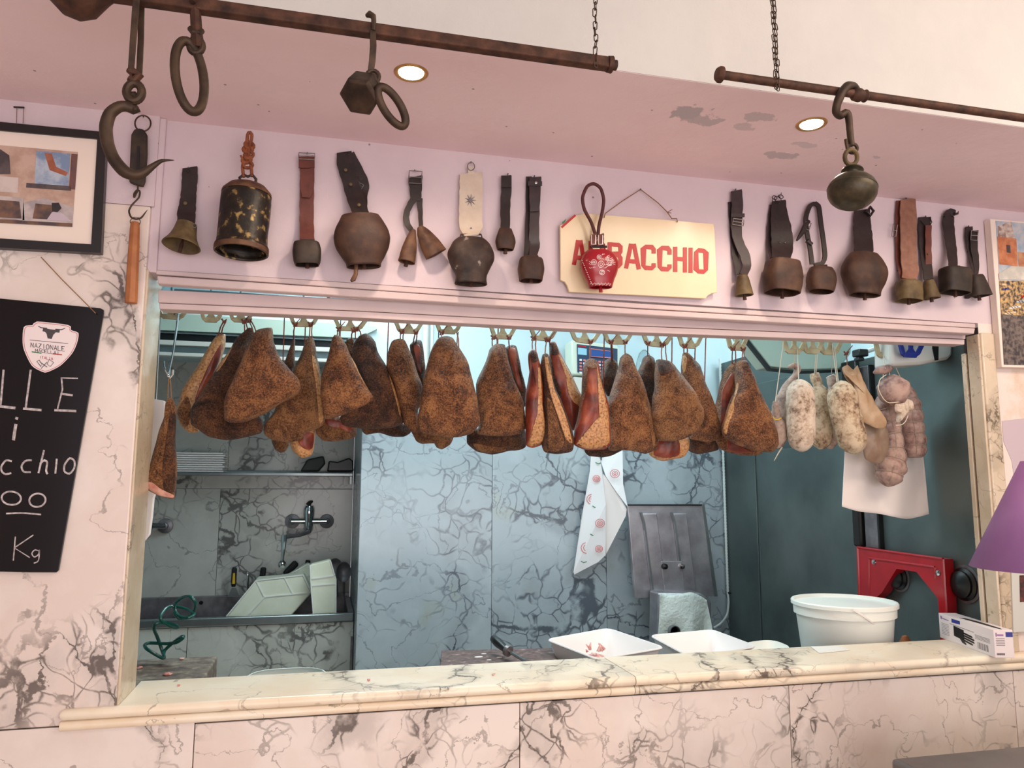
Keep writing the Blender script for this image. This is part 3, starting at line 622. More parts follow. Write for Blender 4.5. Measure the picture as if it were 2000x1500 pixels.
# electronic scale display and glass dome
sc = thing('scale_display', P(1163, 720, 1.9), 'cream electronic scale display with blue screen behind the hanging meat', 'scale')
MB().pp([(1116, 664), (1205, 674), (1211, 682), (1211, 736), (1196, 738), (1118, 731)], 1.86, .13).obj('casing', mat('ivory_casing', (218, 226, 208), .4), sc, bevel=.008)
MB().pp([(1127, 672), (1206, 681), (1206, 735), (1128, 727)], 1.855, .004).obj('panel', mat('slate_blue_panel', (44, 66, 92), .3), sc, smooth=False)
MB().pp([(1154, 681), (1195, 686), (1195, 699), (1154, 696)], 1.85, .004).obj('screen', mat('blue_screen', (50, 84, 150), .2), sc, smooth=False)
MB().stroke([(1154, 681), (1195, 686), (1195, 699), (1154, 696)], 1, 1.848, .002, True).obj('screen_frame', 'pink', sc, smooth=False)
MB().pp([(1129, 679), (1146, 681), (1146, 694), (1129, 692)], 1.852, .003).obj('label_plate', mat('pale_blue_label', (150, 200, 220), .4), sc, smooth=False)
MB().pp([(1129, 674), (1145, 676), (1145, 678.5), (1129, 676.5)], 1.852, .003).obj('red_label', 'redp', sc, smooth=False)
for r in range(5):
    for c in range(10):
        x, y = 1132+c*7.4, 701+r*6.2+c*.7
        MB().pp([(x, y), (x+4.6, y+.4), (x+4.6, y+4), (x, y+3.6)], 1.849, .004).obj('button', 'pink' if (r*3+c) % 4 else 'paper', sc, smooth=False)
MB().pp([(1122, 736), (1285, 750), (1285, 757), (1146, 745), (1146, 778), (1124, 775)], 1.84, .159).obj('bracket', 'acgrey', sc, smooth=False)
gd = thing('glass_cylinder', P(1262, 680, 1.9), 'clear plastic cylinder beside the scale display', 'cylinder')
gm = mat('clear_plastic', (220, 236, 240), .08, trans=.9)
MB().lathe(P(1259, 740, 1.9), (0, 0, 1), [(.05, -.012), (.05, .05), (.046, .10), (.03, .15), (.012, .17), (.0, .172)], n=24).obj('dome', gm, gd)
MB().lathe(P(1247, 640, 1.9), (0, 0, 1), [(.0, -.03), (.025, -.02), (.03, .01), (.02, .03), (0, .034)], n=20).obj('ball_knob', gm, gd)
# ================================================================== hangers
HY = .28
def hanger(cx, bot, wd, label, m='cream', top=None, tilt=0.0, group='plastic meat hangers on the rail', HY=.28):
    # double loop plastic hanger: left leg, bottom bar, centre stem, right leg
    top = top if top is not None else bot-48
    t = thing('meat_hanger', P(cx, bot-20, HY), label, 'hanger', group)
    h = wd/2; b = bot-3
    f = lambda x, y: (cx+x, y+tilt*x)
    mb = MB()
    mb.stroke([f(-h, top), f(-h+3, bot-26), f(-h*.62, b-3), f(-h*.4, b)], 7.5, HY-.005, .010)
    mb.stroke([f(-h*.55, b-1), f(h*.5, b)], 9, HY-.005, .010)
    mb.stroke([f(h*.36, b), f(h*.62, b-4), f(h*.98, bot-24), f(h*1.0, bot-30)], 7.5, HY-.005, .010)
    mb.obj('side_arms', m, t, bevel=.0015, smooth=False)
    MB().stroke([f(0, top), f(0, bot-22), f(0, bot-4)], 8, HY-.004, .008).stroke([f(-7, bot-5), f(0, bot-16), f(7, bot-5)], 7, HY-.003, .006).obj('centre_stem', m, t, bevel=.001, smooth=False)
    MB().tube([P(*f(0, top+4), HY), P(*f(0, top-2), HY), V((P(*f(0, top-2), HY).x, .28, 2.222))], .003).obj('rail_hook', 'steel', t)
HG = [(335, 622, 66, 'far left cream plastic hanger with rust spots holding the long steel hook', .05), (412, 628, 46, 'cream plastic hanger left half of the pair at the left, above the big front cheek', 0), (470, 628, 52, 'cream plastic hanger just right of its twin at the left, above the big front cheek', 0),
      (593, 637, 62, 'cream plastic hanger third group from the left, holding two thin ham strings', 0), (684, 645, 68, 'cream plastic hanger above the fan shaped cheek left of the white pipe', 0),
      (798, 650, 58, 'cream plastic hanger just left of the grey wall pipes', 0), (876, 651, 54, 'cream plastic hanger above the largest middle cheek', 0), (982, 661, 52, 'cream plastic hanger with knotted string left of the narrow red slabs', 0),
      (1061, 664, 54, 'cream plastic hanger with frayed string above the narrow red slabs', .05), (1142, 669, 60, 'cream plastic hanger in front of the left side of the scale display', .12), (1207, 671, 60, 'cream plastic hanger in front of the right side of the scale display', -.02),
      (1283, 676, 60, 'cream plastic hanger just right of the scale display', .08), (1348, 679, 48, 'cream plastic hanger above the cheeks left of the last ones', 0), (1440, 683, 40, 'cream plastic hanger holding the last two cheeks on the right', 0)]
for a in HG: hanger(a[0], a[1], a[2], a[3], tilt=a[4])
for a in ((1552, 690, 44, 'cream plastic hanger holding the leftmost salami'), (1588, 690, 40, 'cream plastic hanger in the middle above the salami'), (1622, 692, 44, 'cream plastic hanger above the tilted salami'), (1730, 698, 40, 'cream plastic hanger holding the netted sausages')):
    hanger(*a)
hanger(1780, 697, 46, 'dark blue plastic hanger at the right end of the rail', m='blueP', top=650, HY=.19)
# ================================================================== cured meat
ALLH = []
def inflate(outline, Y, T, n=84, seed=0, crum=1.0, round_=3.2):
    ol = cat_rom(outline, n, True, .5); rnd = random.Random(seed)
    pts = [P(x, y, Y) for x, y in ol]; c = sum(pts, V())/n
    # pull the centre towards the widest region
    ss = [1, .996, .985, .96, .92, .86, .78, .68, .56, .42, .28, .14]
    md = sum((p-c).length for p in pts)/n
    mb = MB(); K = len(ss); off = V((rnd.random()*50, rnd.random()*50, rnd.random()*50))
    def hgt(p, s, side):
        t = T*max(0, 1-s**round_)**.5
        nz = noise.noise(p*9+off)*.6+noise.noise(p*24+off)*.34+noise.noise(V((p.x*60, 0, p.z*22))+off)*.20+noise.noise(p*90+off)*.07
        return t*(1+side*0)+crum*nz*.017*min(1, t/T*1.6)
    for side in (-1, 1):
        base = len(mb.v)
        for k, s in enumerate(ss):
            if side == 1 and k == 0: continue
            for i, p in enumerate(pts):
                q = c+(p-c)*s; q = q+V((noise.noise(p*20+off), 0, noise.noise(p*20-off)))*.0035*s*crum
                q.y = Y+side*hgt(q if side < 0 else q+V((3, 0, 0)), s, side); mb.v.append(q)
        q = c.copy(); q.y = Y+side*hgt(q, 0, side); mb.v.append(q)
        cen = len(mb.v)-1
        ringi = (lambda k: base+k*n) if side < 0 else (lambda k: (0 if k == 0 else base+(k-1)*n))
        for k in range(K-1):
            a, b_ = ringi(k), ringi(k+1)
            for i in range(n):
                j = (i+1) % n; mb.f.append((a+i, a+j, b_+j, b_+i))
        a = ringi(K-1)
        for i in range(n): mb.f.append((a+i, a+(i+1) % n, cen))
    return mb
def patch(bt, outline, off=.0016, n=44, YN=.25):
    ol = cat_rom(outline, n); cx = sum(p[0] for p in ol)/n; cy = sum(p[1] for p in ol)/n; mb = MB()
    def hit(x, y, o):
        for k in range(26):
            d = ray(x, y).normalized(); h = bt.ray_cast(CAM, d)
            if h[0] is not None: return h[0]-d*o
            x += (cx-x)*.06; y += (cy-y)*.06
        h = bt.find_nearest(P(x, y, YN)); return h[0]-ray(x, y).normalized()*o
    ss = [1, .96, .88, .75, .6, .45, .3, .15]; last = None
    for k, s in enumerate(ss):
        for x, y in ol:
            q = hit(cx+(x-cx)*s, cy+(y-cy)*s, -.0006 if k == 0 else off*(.6 if k == 1 else 1)); q = q if q is not None else (last or V()); last = q; mb.v.append(q)
    mb.v.append(hit(cx, cy, off) or last); c = len(mb.v)-1
    for k in range(len(ss)-1):
        for i in range(n): j = (i+1) % n; mb.f.append((k*n+i, k*n+j, (k+1)*n+j, (k+1)*n+i))
    for i in range(n): mb.f.append(((len(ss)-1)*n+i, (len(ss)-1)*n+(i+1) % n, c))
    return mb
def ham(label, outline, Y, T, m='pep', strings=(), patches=(), crum=1.0, cat='cured meat', name='cured_pork_cheek', group='cured pork cheeks hanging in the hatch', rd=3.4):
    seed = len(ALLH)+3; mb = inflate(outline, Y, T, seed=seed, crum=crum, round_=rd)
    bt = BVHTree.FromPolygons(mb.v, mb.f)
    top = min(outline, key=lambda p: p[1]); t = thing(name, P(top[0], top[1], Y), label, cat, group); ALLH.append(t)
    mb.obj('body', m, t, split=0)
    for nm, mt, ol in patches: patch(bt, ol, YN=Y).obj(nm, mt, t, split=0)
    for (x0, y0, x1, y1) in strings:
        MB().tube([P(x0, y0, HY-.004), P((x0+x1)/2+random.uniform(-1.5, 1.5), (y0+y1)/2, (HY+Y)/2-.003), P(x1, y1+7, Y)], .0021, 6).obj('string', 'string', t)
    if not strings and name == 'cured_pork_cheek' and Y > .3:
        xm = sum(p[0] for p in outline)/len(outline); ym = min(p[1] for p in outline)+14
        q = P(xm, ym, Y); MB().tube([(q.x, HY, 2.205), (q.x, (HY+Y)/2, 2.16), q], .0021, 6).obj('string', 'string', t)
    if strings:
        x0, y0 = strings[0][:2]
        MB().tube([P(x0-4, y0-4, HY-.008), P(x0, y0+1, HY-.010), P(x0+5, y0-3, HY-.008), P(x0+3, y0+3, HY-.006), P(x0-3, y0+3, HY-.008)], .0032, 6).obj('string_knot', 'string', t)
        if seed % 2: MB().tube([P(x0, y0, HY-.010), P(x0+7, y0-8, HY-.014), P(x0+13, y0-15, HY-.012)], .0016, 6).obj('string_end', 'string', t)
    return t
def A(*uv): return [(280+u/3.75, 590+v/3.75) for u, v in uv]
def B(*uv): return [(600+u/4.6875, 600+v/4.6875) for u, v in uv]
def C_(*uv): return [(900+u/5, 620+v/5) for u, v in uv]
def D_(*uv): return [(1220+u/5.1735, 630+v/5.1735) for u, v in uv]
YF, YM, YB = .20, .30, .41
# left group
g1 = ham('long narrow cured pork piece hung lowest at the far left on a steel hook', A((190, 705), (215, 710), (235, 760), (240, 900), (243, 1100), (240, 1300), (225, 1440), (120, 1425), (40, 1380), (2, 1330), (30, 1250), (70, 1100), (110, 960), (150, 850), (165, 745)), .17, .030, 'pepO',
    patches=[('cut_end', 'cutpink', A((10, 1325), (60, 1320), (130, 1370), (225, 1415), (220, 1435), (120, 1420), (40, 1375))), ('dark_rind', 'pepD', A((200, 800), (234, 800), (238, 1000), (236, 1200), (222, 1400), (150, 1380), (140, 1200), (165, 1000)))], rd=2.0)
MB().tube([P(x, y, .17) for x, y in ((328, 783), (328, 760), (330, 738), (333, 742), (334, 765), (335, 783))], .0016, 6).obj('string', 'twine', g1)
ham('red and golden cured slab seen edge on, leftmost in the row', A((545, 240), (600, 235), (600, 320), (570, 420), (520, 560), (450, 720), (390, 860), (400, 950), (330, 960), (262, 900), (240, 800), (270, 680), (330, 560), (430, 420), (500, 300)), .37, .034, 'fat', strings=[(437, 627, 425, 652), (441, 628, 431, 652)],
    patches=[('lean_face', 'lean', A((575, 300), (560, 420), (500, 560), (440, 700), (385, 800), (375, 740), (400, 640), (460, 500), (510, 400))), ('dark_rind', 'pep', A((245, 800), (320, 690), (350, 780), (330, 900), (290, 910)))])
ham('wide dark peppered cheek behind the front left one', A((770, 190), (805, 195), (800, 300), (760, 420), (700, 640), (700, 850), (870, 850), (868, 955), (760, 985), (600, 1010), (480, 990), (400, 930), (350, 900), (340, 800), (400, 700), (490, 560), (600, 400), (690, 260)), .275, .034, 'pepD', strings=[(476, 628, 478, 643), (480, 628, 486, 644)],
    patches=[('fat_edge', 'fat', A((640, 330), (655, 320), (600, 430), (540, 510), (530, 495), (580, 410)))])
ham('big triangular peppered cheek front most at the left', A((820, 212), (880, 190), (940, 190), (955, 300), (1010, 430), (1090, 510), (1140, 570), (1155, 640), (1100, 700), (1000, 750), (900, 820), (760, 875), (650, 885), (595, 865), (588, 770), (620, 640), (680, 500), (760, 330)), YF-.02, .040, 'pep', strings=[(486, 626, 497, 650), (490, 626, 503, 648)],
    patches=[('cut_edge', 'pepO', A((1060, 700), (1120, 650), (1150, 640), (1100, 695), (1000, 745), (900, 812), (780, 865), (770, 850), (890, 790)))])
ham('thin dark cheek sliver hanging behind the striped one', A((1098, 262), (1112, 262), (1112, 380), (1108, 470), (1085, 520), (1050, 500), (1030, 450), (1062, 360)), .36, .018, 'pepD', strings=[(576, 634, 574, 660)])
ham('speckled golden cheek with a pale fat stripe down its right edge', A((1195, 268), (1245, 268), (1275, 400), (1300, 540), (1322, 700), (1328, 880), (1290, 920), (1200, 960), (1150, 1010), (1060, 1030), (950, 1010), (890, 970), (888, 900), (960, 800), (1000, 700), (1080, 540), (1150, 400)), .275, .036, 'pepO', strings=[(606, 633, 604, 662), (610, 633, 610, 662)],
    patches=[('fat_stripe', 'fat', A((1236, 380), (1256, 400), (1290, 520), (1312, 700), (1322, 860), (1288, 890), (1278, 760), (1262, 600), (1240, 470)))])
ham('small reddish cheek end peeping out under the striped cheek', A((1060, 900), (1255, 930), (1252, 1060), (1225, 1125), (1160, 1142), (1095, 1090), (1060, 1000)), .36, .028, 'fat', patches=[('lean_face', 'lean', A((1130, 960), (1245, 960), (1240, 1070), (1190, 1080), (1140, 1040)))])
ham('small brown cheek end hanging lowest under the left group', A((940, 930), (1070, 950), (1065, 1050), (1040, 1092), (1008, 1104), (965, 1080), (940, 1020)), .42, .025, 'pepO')
# second group
ham('fan shaped peppered cheek with a wide slanting bottom edge', B((250, 258), (308, 268), (350, 340), (400, 450), (470, 590), (540, 715), (606, 822), (550, 880), (400, 960), (280, 1005), (165, 1026), (140, 980), (128, 800), (130, 640), (170, 500), (215, 350)), YF, .036, 'pep', strings=[(661, 643, 658, 657), (665, 643, 663, 657)],
    patches=[('fat_edge', 'fat', B((395, 445), (408, 455), (480, 590), (545, 705), (560, 740), (540, 735), (470, 610)))])
ham('small brown cheek tip between the fan shaped and the tall one', B((365, 290), (425, 288), (440, 400), (420, 470), (385, 450), (350, 360)), .345, .016, 'pepO', strings=[(690, 645, 686, 660)])
ham('tall peppered cheek leaning right with a light lower right corner', B((480, 258), (535, 238), (590, 275), (625, 320), (645, 400), (720, 540), (790, 690), (850, 890), (885, 1060), (800, 1100), (640, 1112), (480, 1110), (330, 1080), (300, 1010), (430, 900), (560, 830), (520, 700), (450, 560), (410, 440), (430, 330)), .285, .036, 'pepD', strings=[(695, 643, 694, 655), (700, 643, 706, 654)],
    patches=[('fat_edge', 'fat', B((745, 600), (765, 640), (800, 740), (840, 870), (870, 980), (850, 1000), (815, 860), (770, 700)))])
ham('folded red cheek bottom hanging under the fan shaped cheek', B((155, 980), (300, 1000), (440, 1060), (455, 1150), (440, 1190), (370, 1215), (280, 1225), (150, 1220), (80, 1160), (70, 1080)), .35, .030, 'pepO',
    patches=[('lean_face', 'lean', B((160, 1040), (250, 1025), (400, 1080), (420, 1110), (380, 1140), (300, 1110), (200, 1090)))])
ham('peppered cheek with a side ridge, left of the largest middle one', B((780, 308), (835, 288), (888, 305), (950, 430), (1010, 590), (1055, 740), (1055, 860), (1015, 950), (1010, 1150), (960, 1145), (880, 1060), (850, 900), (790, 690), (728, 540), (738, 420)), .27, .034, 'pep', strings=[(784, 648, 782, 664), (789, 648, 787, 664)],
    patches=[('ridge', 'pepO', B((865, 370), (890, 380), (950, 560), (1010, 700), (1040, 800), (1020, 810), (960, 680), (890, 500)))])
ham('dark narrow cheek behind, right of the ridged one', B((935, 345), (980, 305), (1040, 308), (1060, 380), (1078, 540), (1075, 700), (1060, 800), (1000, 640), (960, 500)), .37, .026, 'pepD', strings=[(812, 649, 806, 666), (814, 649, 812, 666)],
    patches=[('lean_face', 'lean', B((975, 350), (1030, 350), (1040, 460), (1045, 600), (1010, 560), (985, 440)))])
ham('largest peppered cheek in the middle with a broad round top', B((1200, 275), (1265, 262), (1330, 280), (1400, 380), (1480, 540), (1520, 680), (1560, 860), (1582, 1060), (1500, 1160), (1400, 1186), (1280, 1192), (1120, 1172), (1020, 1130), (1008, 1050), (1035, 850), (1075, 620), (1110, 460), (1160, 340)), YF-.015, .042, 'pep', strings=[(862, 650, 862, 660), (895, 649, 892, 672), (892, 649, 896, 674)])
ham('dark cheek bottom with a knob showing under the largest one', B((940, 1090), (1330, 1100), (1335, 1200), (1310, 1258), (1240, 1305), (1192, 1290), (1170, 1250), (1060, 1250), (990, 1215)), .36, .030, 'pepO')
ham('dark cheek bottom left of the knobbed one, under the ridged cheek', B((500, 1050), (940, 1070), (945, 1150), (890, 1188), (780, 1182), (660, 1150), (600, 1160), (545, 1172), (505, 1140)), .40, .026, 'pepD')
# third group
ham('broad peppered cheek right of the largest one with a curled lower lip', C_((340, 258), (420, 263), (435, 340), (500, 560), (560, 700), (610, 830), (635, 1000), (640, 1085), (580, 1135), (440, 1162), (300, 1162), (165, 1130), (180, 1000), (165, 850), (150, 650), (230, 450), (280, 310)), .24, .038, 'pep', strings=[(963, 659, 962, 675), (970, 659, 970, 674)])
ham('dark cheek bottom under the broad one with curled lip', C_((80, 1080), (450, 1100), (620, 1100), (632, 1262), (540, 1300), (450, 1312), (300, 1338), (160, 1310), (62, 1230), (58, 1150)), .355, .030, 'pepD',
    patches=[('golden_area', 'pepO', C_((120, 1230), (300, 1260), (420, 1270), (440, 1300), (300, 1325), (170, 1300)))])
ham('dark red narrow slab right behind the broad cheek', C_((440, 295), (500, 272), (545, 285), (565, 420), (600, 580), (640, 720), (640, 850), (600, 880), (520, 640), (450, 400)), .345, .026, 'pepD', strings=[(994, 659, 995, 677)],
    patches=[('lean_face', 'lean', C_((460, 310), (535, 300), (545, 430), (580, 600), (610, 720), (560, 680), (500, 500)))])
ham('slim slab with a red left side and golden right side, first of the narrow ones', C_((665, 350), (700, 308), (745, 345), (780, 480), (790, 650), (800, 850), (825, 1060), (822, 1180), (780, 1250), (700, 1278), (635, 1245), (637, 1050), (640, 780), (668, 560), (685, 430)), .21, .030, 'lean', strings=[(1041, 661, 1040, 683), (1047, 660, 1047, 687)], rd=3,
    patches=[('fat_side', 'fat', C_((748, 440), (772, 470), (788, 640), (798, 850), (824, 1060), (820, 1185), (780, 1250), (700, 1276), (640, 1245), (660, 1225), (730, 1210), (742, 1050), (750, 850), (762, 640))), ('dark_tip', 'pepD', C_((672, 350), (702, 318), (740, 345), (755, 420), (700, 440)))])
ham('slim peppered slab with a golden ridge, second of the narrow ones', C_((800, 360), (845, 352), (870, 430), (885, 600), (950, 760), (1010, 900), (1060, 1040), (1108, 1200), (1090, 1300), (950, 1332), (820, 1312), (788, 1245), (815, 1100), (810, 900), (800, 650), (780, 480)), .20, .032, 'pepD', strings=[(1068, 664, 1064, 692)], rd=2.6,
    patches=[('fat_ridge', 'fat', C_((815, 375), (848, 368), (865, 500), (890, 640), (960, 800), (1020, 950), (1060, 1080), (1092, 1230), (1030, 1200), (960, 1000), (890, 800), (845, 620))), ('golden_area', 'pepO', C_((840, 780), (900, 850), (960, 1050), (1010, 1220), (950, 1310), (860, 1290), (850, 1050)))])
ham('slanting red slab with golden outer edge, behind the second narrow one', C_((870, 242), (920, 240), (980, 370), (1040, 490), (1100, 610), (1190, 800), (1185, 900), (1140, 1020), (1100, 1110), (1030, 1010), (960, 790), (880, 600), (858, 400)), .285, .032, 'lean', strings=[(1071, 663, 1074, 671)], rd=2.6,
    patches=[('fat_side', 'fat', C_((950, 360), (990, 400), (1050, 510), (1110, 630), (1188, 800), (1180, 890), (1140, 860), (1070, 790), (1040, 690), (1020, 560))), ('dark_rim', 'pepD', C_((860, 380), (885, 400), (920, 560), (985, 740), (960, 780), (885, 600))), ('dark_tip', 'pepD', C_((872, 255), (915, 250), (960, 340), (930, 370), (875, 360)))])
ham('red faced slab with golden right and bottom border, centre right', C_((1225, 412), (1290, 398), (1338, 440), (1350, 540), (1400, 730), (1440, 900), (1450, 1100), (1458, 1240), (1400, 1292), (1200, 1292), (1105, 1240), (1120, 1080), (1170, 850), (1190, 650), (1195, 500)), YF, .036, 'lean', strings=[(1153, 667, 1152, 702)], rd=3,
    patches=[('fat_side', 'fat', C_((1330, 450), (1350, 540), (1400, 730), (1440, 900), (1450, 1100), (1457, 1240), (1400, 1290), (1200, 1290), (1110, 1242), (1125, 1225), (1230, 1240), (1370, 1210), (1388, 1080), (1378, 900), (1362, 740), (1335, 540))), ('dark_rim', 'pep', C_((1200, 520), (1225, 430), (1245, 540), (1230, 700), (1180, 870), (1135, 1060), (1118, 1080), (1160, 860), (1190, 650))), ('dark_tip', 'pep', C_((1215, 425), (1285, 402), (1330, 440), (1330, 490), (1270, 500), (1225, 480)))])
ham('short dark cheek behind, between the red faced slab and its right neighbour', C_((1415, 425), (1470, 400), (1525, 450), (1535, 560), (1460, 760), (1430, 760), (1370, 620), (1382, 510)), .35, .026, 'pepD', strings=[(1193, 668, 1194, 703), (1195, 668, 1196, 703)])
ham('tall peppered cheek with a raised ridge, right of the red faced slab', C_((1565, 390), (1612, 350), (1658, 372), (1700, 500), (1760, 620), (1830, 820), (1880, 1000), (1925, 1180), (1912, 1290), (1800, 1332), (1700, 1312), (1560, 1292), (1448, 1290), (1450, 1000), (1435, 850), (1500, 640), (1540, 480)), .235, .040, 'pep', strings=[(1221, 668, 1221, 694)],
    patches=[('golden_edge', 'pepO', C_((1720, 560), (1770, 660), (1830, 840), (1880, 1020), (1905, 1180), (1880, 1270), (1850, 1100), (1790, 900), (1730, 720)))])
ham('dark cheek bottom with a black point, under the ridged one', C_((1210, 1230), (1560, 1240), (1560, 1305), (1480, 1342), (1380, 1360), (1260, 1350), (1215, 1310)), .35, .026, 'pepD')
# fourth group
ham('dark slender cheek behind, left of the lined square one', D_((190, 358), (240, 328), (288, 358), (305, 480), (305, 620), (290, 780), (255, 950), (215, 860), (160, 640), (132, 510)), .33, .028, 'pepD', strings=[(1265, 670, 1265, 693)])
ham('squarish peppered cheek with a pale outlined border', D_((325, 382), (380, 372), (440, 380), (490, 415), (600, 560), (700, 700), (795, 885), (800, 990), (720, 1120), (600, 1180), (480, 1196), (350, 1190), (310, 1100), (268, 960), (285, 800), (310, 640), (310, 470)), YF, .036, 'pepO', strings=[(1293, 672, 1293, 704), (1300, 672, 1303, 704)],
    patches=[('dark_top', 'pepD', D_((330, 395), (380, 382), (440, 388), (480, 430), (520, 480), (440, 520), (380, 540), (345, 500)))])
ham('red cheek bottom with pale corner under the squarish one', D_((320, 1130), (600, 1130), (640, 1200), (640, 1290), (590, 1365), (400, 1396), (300, 1370), (250, 1325)), .34, .030, 'fat',
    patches=[('lean_face', 'lean', D_((350, 1180), (540, 1180), (550, 1340), (400, 1370), (300, 1345), (290, 1310)))])
ham('tall brown cheek leaning right behind the squarish one', D_((590, 312), (632, 308), (700, 370), (755, 425), (800, 560), (860, 740), (930, 930), (975, 1110), (960, 1172), (850, 1212), (740, 1195), (660, 1170), (690, 1000), (650, 760), (590, 560), (575, 440)), .29, .032, 'pep', strings=[(1337, 676, 1336, 690), (1342, 677, 1342, 692), (1358, 676, 1357, 706)],
    patches=[('fat_strip', 'fat', D_((585, 340), (620, 340), (632, 380), (610, 500), (592, 520), (580, 440)))])
ham('dark cheek bottom left of the last pair', D_((620, 1130), (940, 1130), (942, 1285), (850, 1310), (740, 1330), (650, 1290)), .37, .026, 'pepD')
ham('deep red cheek face turned left, behind the last cheek on the right', D_((1085, 408), (1132, 395), (1150, 520), (1120, 740), (1080, 900), (1060, 1060), (1120, 1180), (1250, 1260), (1380, 1325), (1250, 1345), (1080, 1330), (975, 1280), (928, 1180), (918, 920), (958, 700), (1000, 520)), .31, .036, 'pep', strings=[(1431, 681, 1430, 708), (1436, 681, 1437, 706)],
    patches=[('lean_face', 'lean', D_((1090, 500), (1110, 560), (1075, 740), (1050, 900), (990, 1060), (970, 1000), (975, 820), (985, 680), (1040, 570))), ('lean_bottom', 'lean', D_((1050, 1180), (1120, 1220), (1250, 1290), (1300, 1318), (1150, 1320), (1050, 1290), (1030, 1230)))])
ham('last peppered cheek on the right with a golden left border', D_((1150, 388), (1215, 382), (1250, 450), (1300, 560), (1390, 760), (1470, 920), (1512, 1050), (1548, 1250), (1480, 1312), (1300, 1292), (1120, 1225), (1000, 1150), (988, 1060), (1060, 820), (1140, 660), (1135, 520)), .21, .040, 'pep', strings=[(1451, 682, 1449, 706), (1453, 682, 1455, 706)],
    patches=[('golden_edge', 'fat', D_((1135, 600), (1155, 640), (1110, 780), (1100, 900), (1050, 1020), (1030, 1130), (1002, 1120), (1000, 1050), (1060, 850), (1120, 700)))])
# long steel hook carrying the far left piece
hk = thing('steel_hook', P(345, 620, .25), 'long thin steel double hook holding the lowest hanging piece at the far left', 'hook')
MB().tube([P(x, y, Y) for x, y, Y in ((339, 616, .285), (343, 610, .27), (348, 615, .255), (345, 640, .24), (338, 690, .22), (331, 722, .18), (329, 735, .17), (332, 738, .17), (337, 732, .165), (338, 722, .165))], .0032, 8).obj('shaft', 'chrome', hk)
MB().tube([P(321, 706, .19), P(321, 716, .18), P(326, 728, .17), P(329, 733, .17)], .0028, 8).obj('side_prong', 'chrome', hk)
# ================================================================== salami
def E_(*uv): return [(1480+u/3.75, 640+v/3.75) for u, v in uv]
def salami(label, axis, radii, Y, m, ext=(), cat='salami', strings=(), tip=None):
    pts = [P(x, y, Y) for x, y in cat_rom(E_(*axis), 26, False)]; s = mpp(*E_(axis[0])[0], Y); rr = cat_rom([(r, 0) for r in radii], 26, False) if len(radii) > 2 else [(radii[0], 0)]*26
    n = len(radii); rr = []
    for i in range(26):
        f = i/25*(n-1); k = min(int(f), n-2); rr.append((radii[k]*(1-(f-k))+radii[k+1]*(f-k))/3.75*s)
    for i in range(26):
        u = i/25*2-1; rr[i] *= 1+.03*noise.noise(V((i*.7, Y*90, 0)))
    t = thing('salami', pts[0], label, cat, 'salami and netted sausages at the right of the hatch')
    mb = MB().tube(pts, rr, 20); off = V((Y*77, axis[0][0], 0))
    for i, v in enumerate(mb.v): mb.v[i] = v+V((noise.noise(v*35+off), noise.noise(v*35-off), noise.noise(v*28)))*.0035
    mb.obj('casing', m, t, split=0)
    for (x0, y0, x1, y1) in strings:
        a, b_ = E_((x0, y0), (x1, y1)); MB().tube([P(*a, HY-.004), P((a[0]+b_[0])/2, (a[1]+b_[1])/2, (HY+Y)/2), P(*b_, Y-.004)], .0016, 6).obj('string', 'stringW', t)
    return t
cap = lambda w_, n=8: [w_*.18, w_*.66, w_*.9, w_]+[w_]*n+[w_*.97, w_*.86, w_*.6, w_*.12]
def taper(tp, w_): return [tp*.5, tp, tp*.95, w_*.75, w_]+[w_]*5+[w_, w_*.95, w_*.8, w_*.3]
salami('small pale sausage end with a gold clip hanging at the left of the salami', [(128, 535), (135, 600), (142, 660), (152, 700), (160, 800), (150, 860), (140, 885)], [10, 28, 30, 22, 40, 52, 54, 50, 34, 6], .27, 'salC', strings=[(195, 60, 128, 545)])
tt = bpy.data.objects['salami']
MB().tube([P(*E_((x, y))[0], .255) for x, y in ((108, 652), (125, 672), (150, 674), (172, 660))], .0024, 6).obj('gold_clip', mat('gold_clip', (214, 176, 60), .4), tt)
MB().tube([P(*E_((x, y))[0], .27) for x, y in ((178, 875), (150, 920), (120, 975))], [.003, .002, .001], 6).obj('string_tail', 'stringW', tt)
salami('grey pink salami bent at its top, partly hidden at the left', [(222, 290), (270, 275), (290, 310), (275, 350), (235, 400), (200, 480), (180, 600), (170, 700), (190, 790)], [10, 26, 24, 26, 34, 48, 62, 72, 74, 60, 14], .33, 'salC', strings=[(270, 150, 268, 280)])
salami('upright speckled white salami, the most regular capsule', [(305, 378), (308, 430), (314, 600), (316, 780), (315, 910)], cap(100), .22, 'salA', strings=[(290, 160, 300, 385)])
salami('brownish salami behind the two white ones with a knotted top', [(415, 335), (425, 375), (440, 420), (455, 560), (462, 700), (465, 890)], [30, 40, 34, 60, 78, 82, 84, 84, 86, 86, 80, 60, 16], .33, 'salB', strings=[(445, 130, 425, 345), (430, 150, 415, 345)])
salami('brown salami half hidden behind the tilted white one', [(530, 350), (545, 385), (550, 440), (540, 600), (535, 760), (530, 888)], [30, 38, 30, 50, 60, 62, 64, 64, 60, 50, 14], .40, 'salC', strings=[(545, 160, 540, 360)])
salami('tilted white salami with brown mould blotches', [(592, 395), (610, 450), (635, 600), (672, 740), (720, 925)], cap(104), .205, 'salB', strings=[(560, 130, 590, 400), (545, 120, 580, 395)])
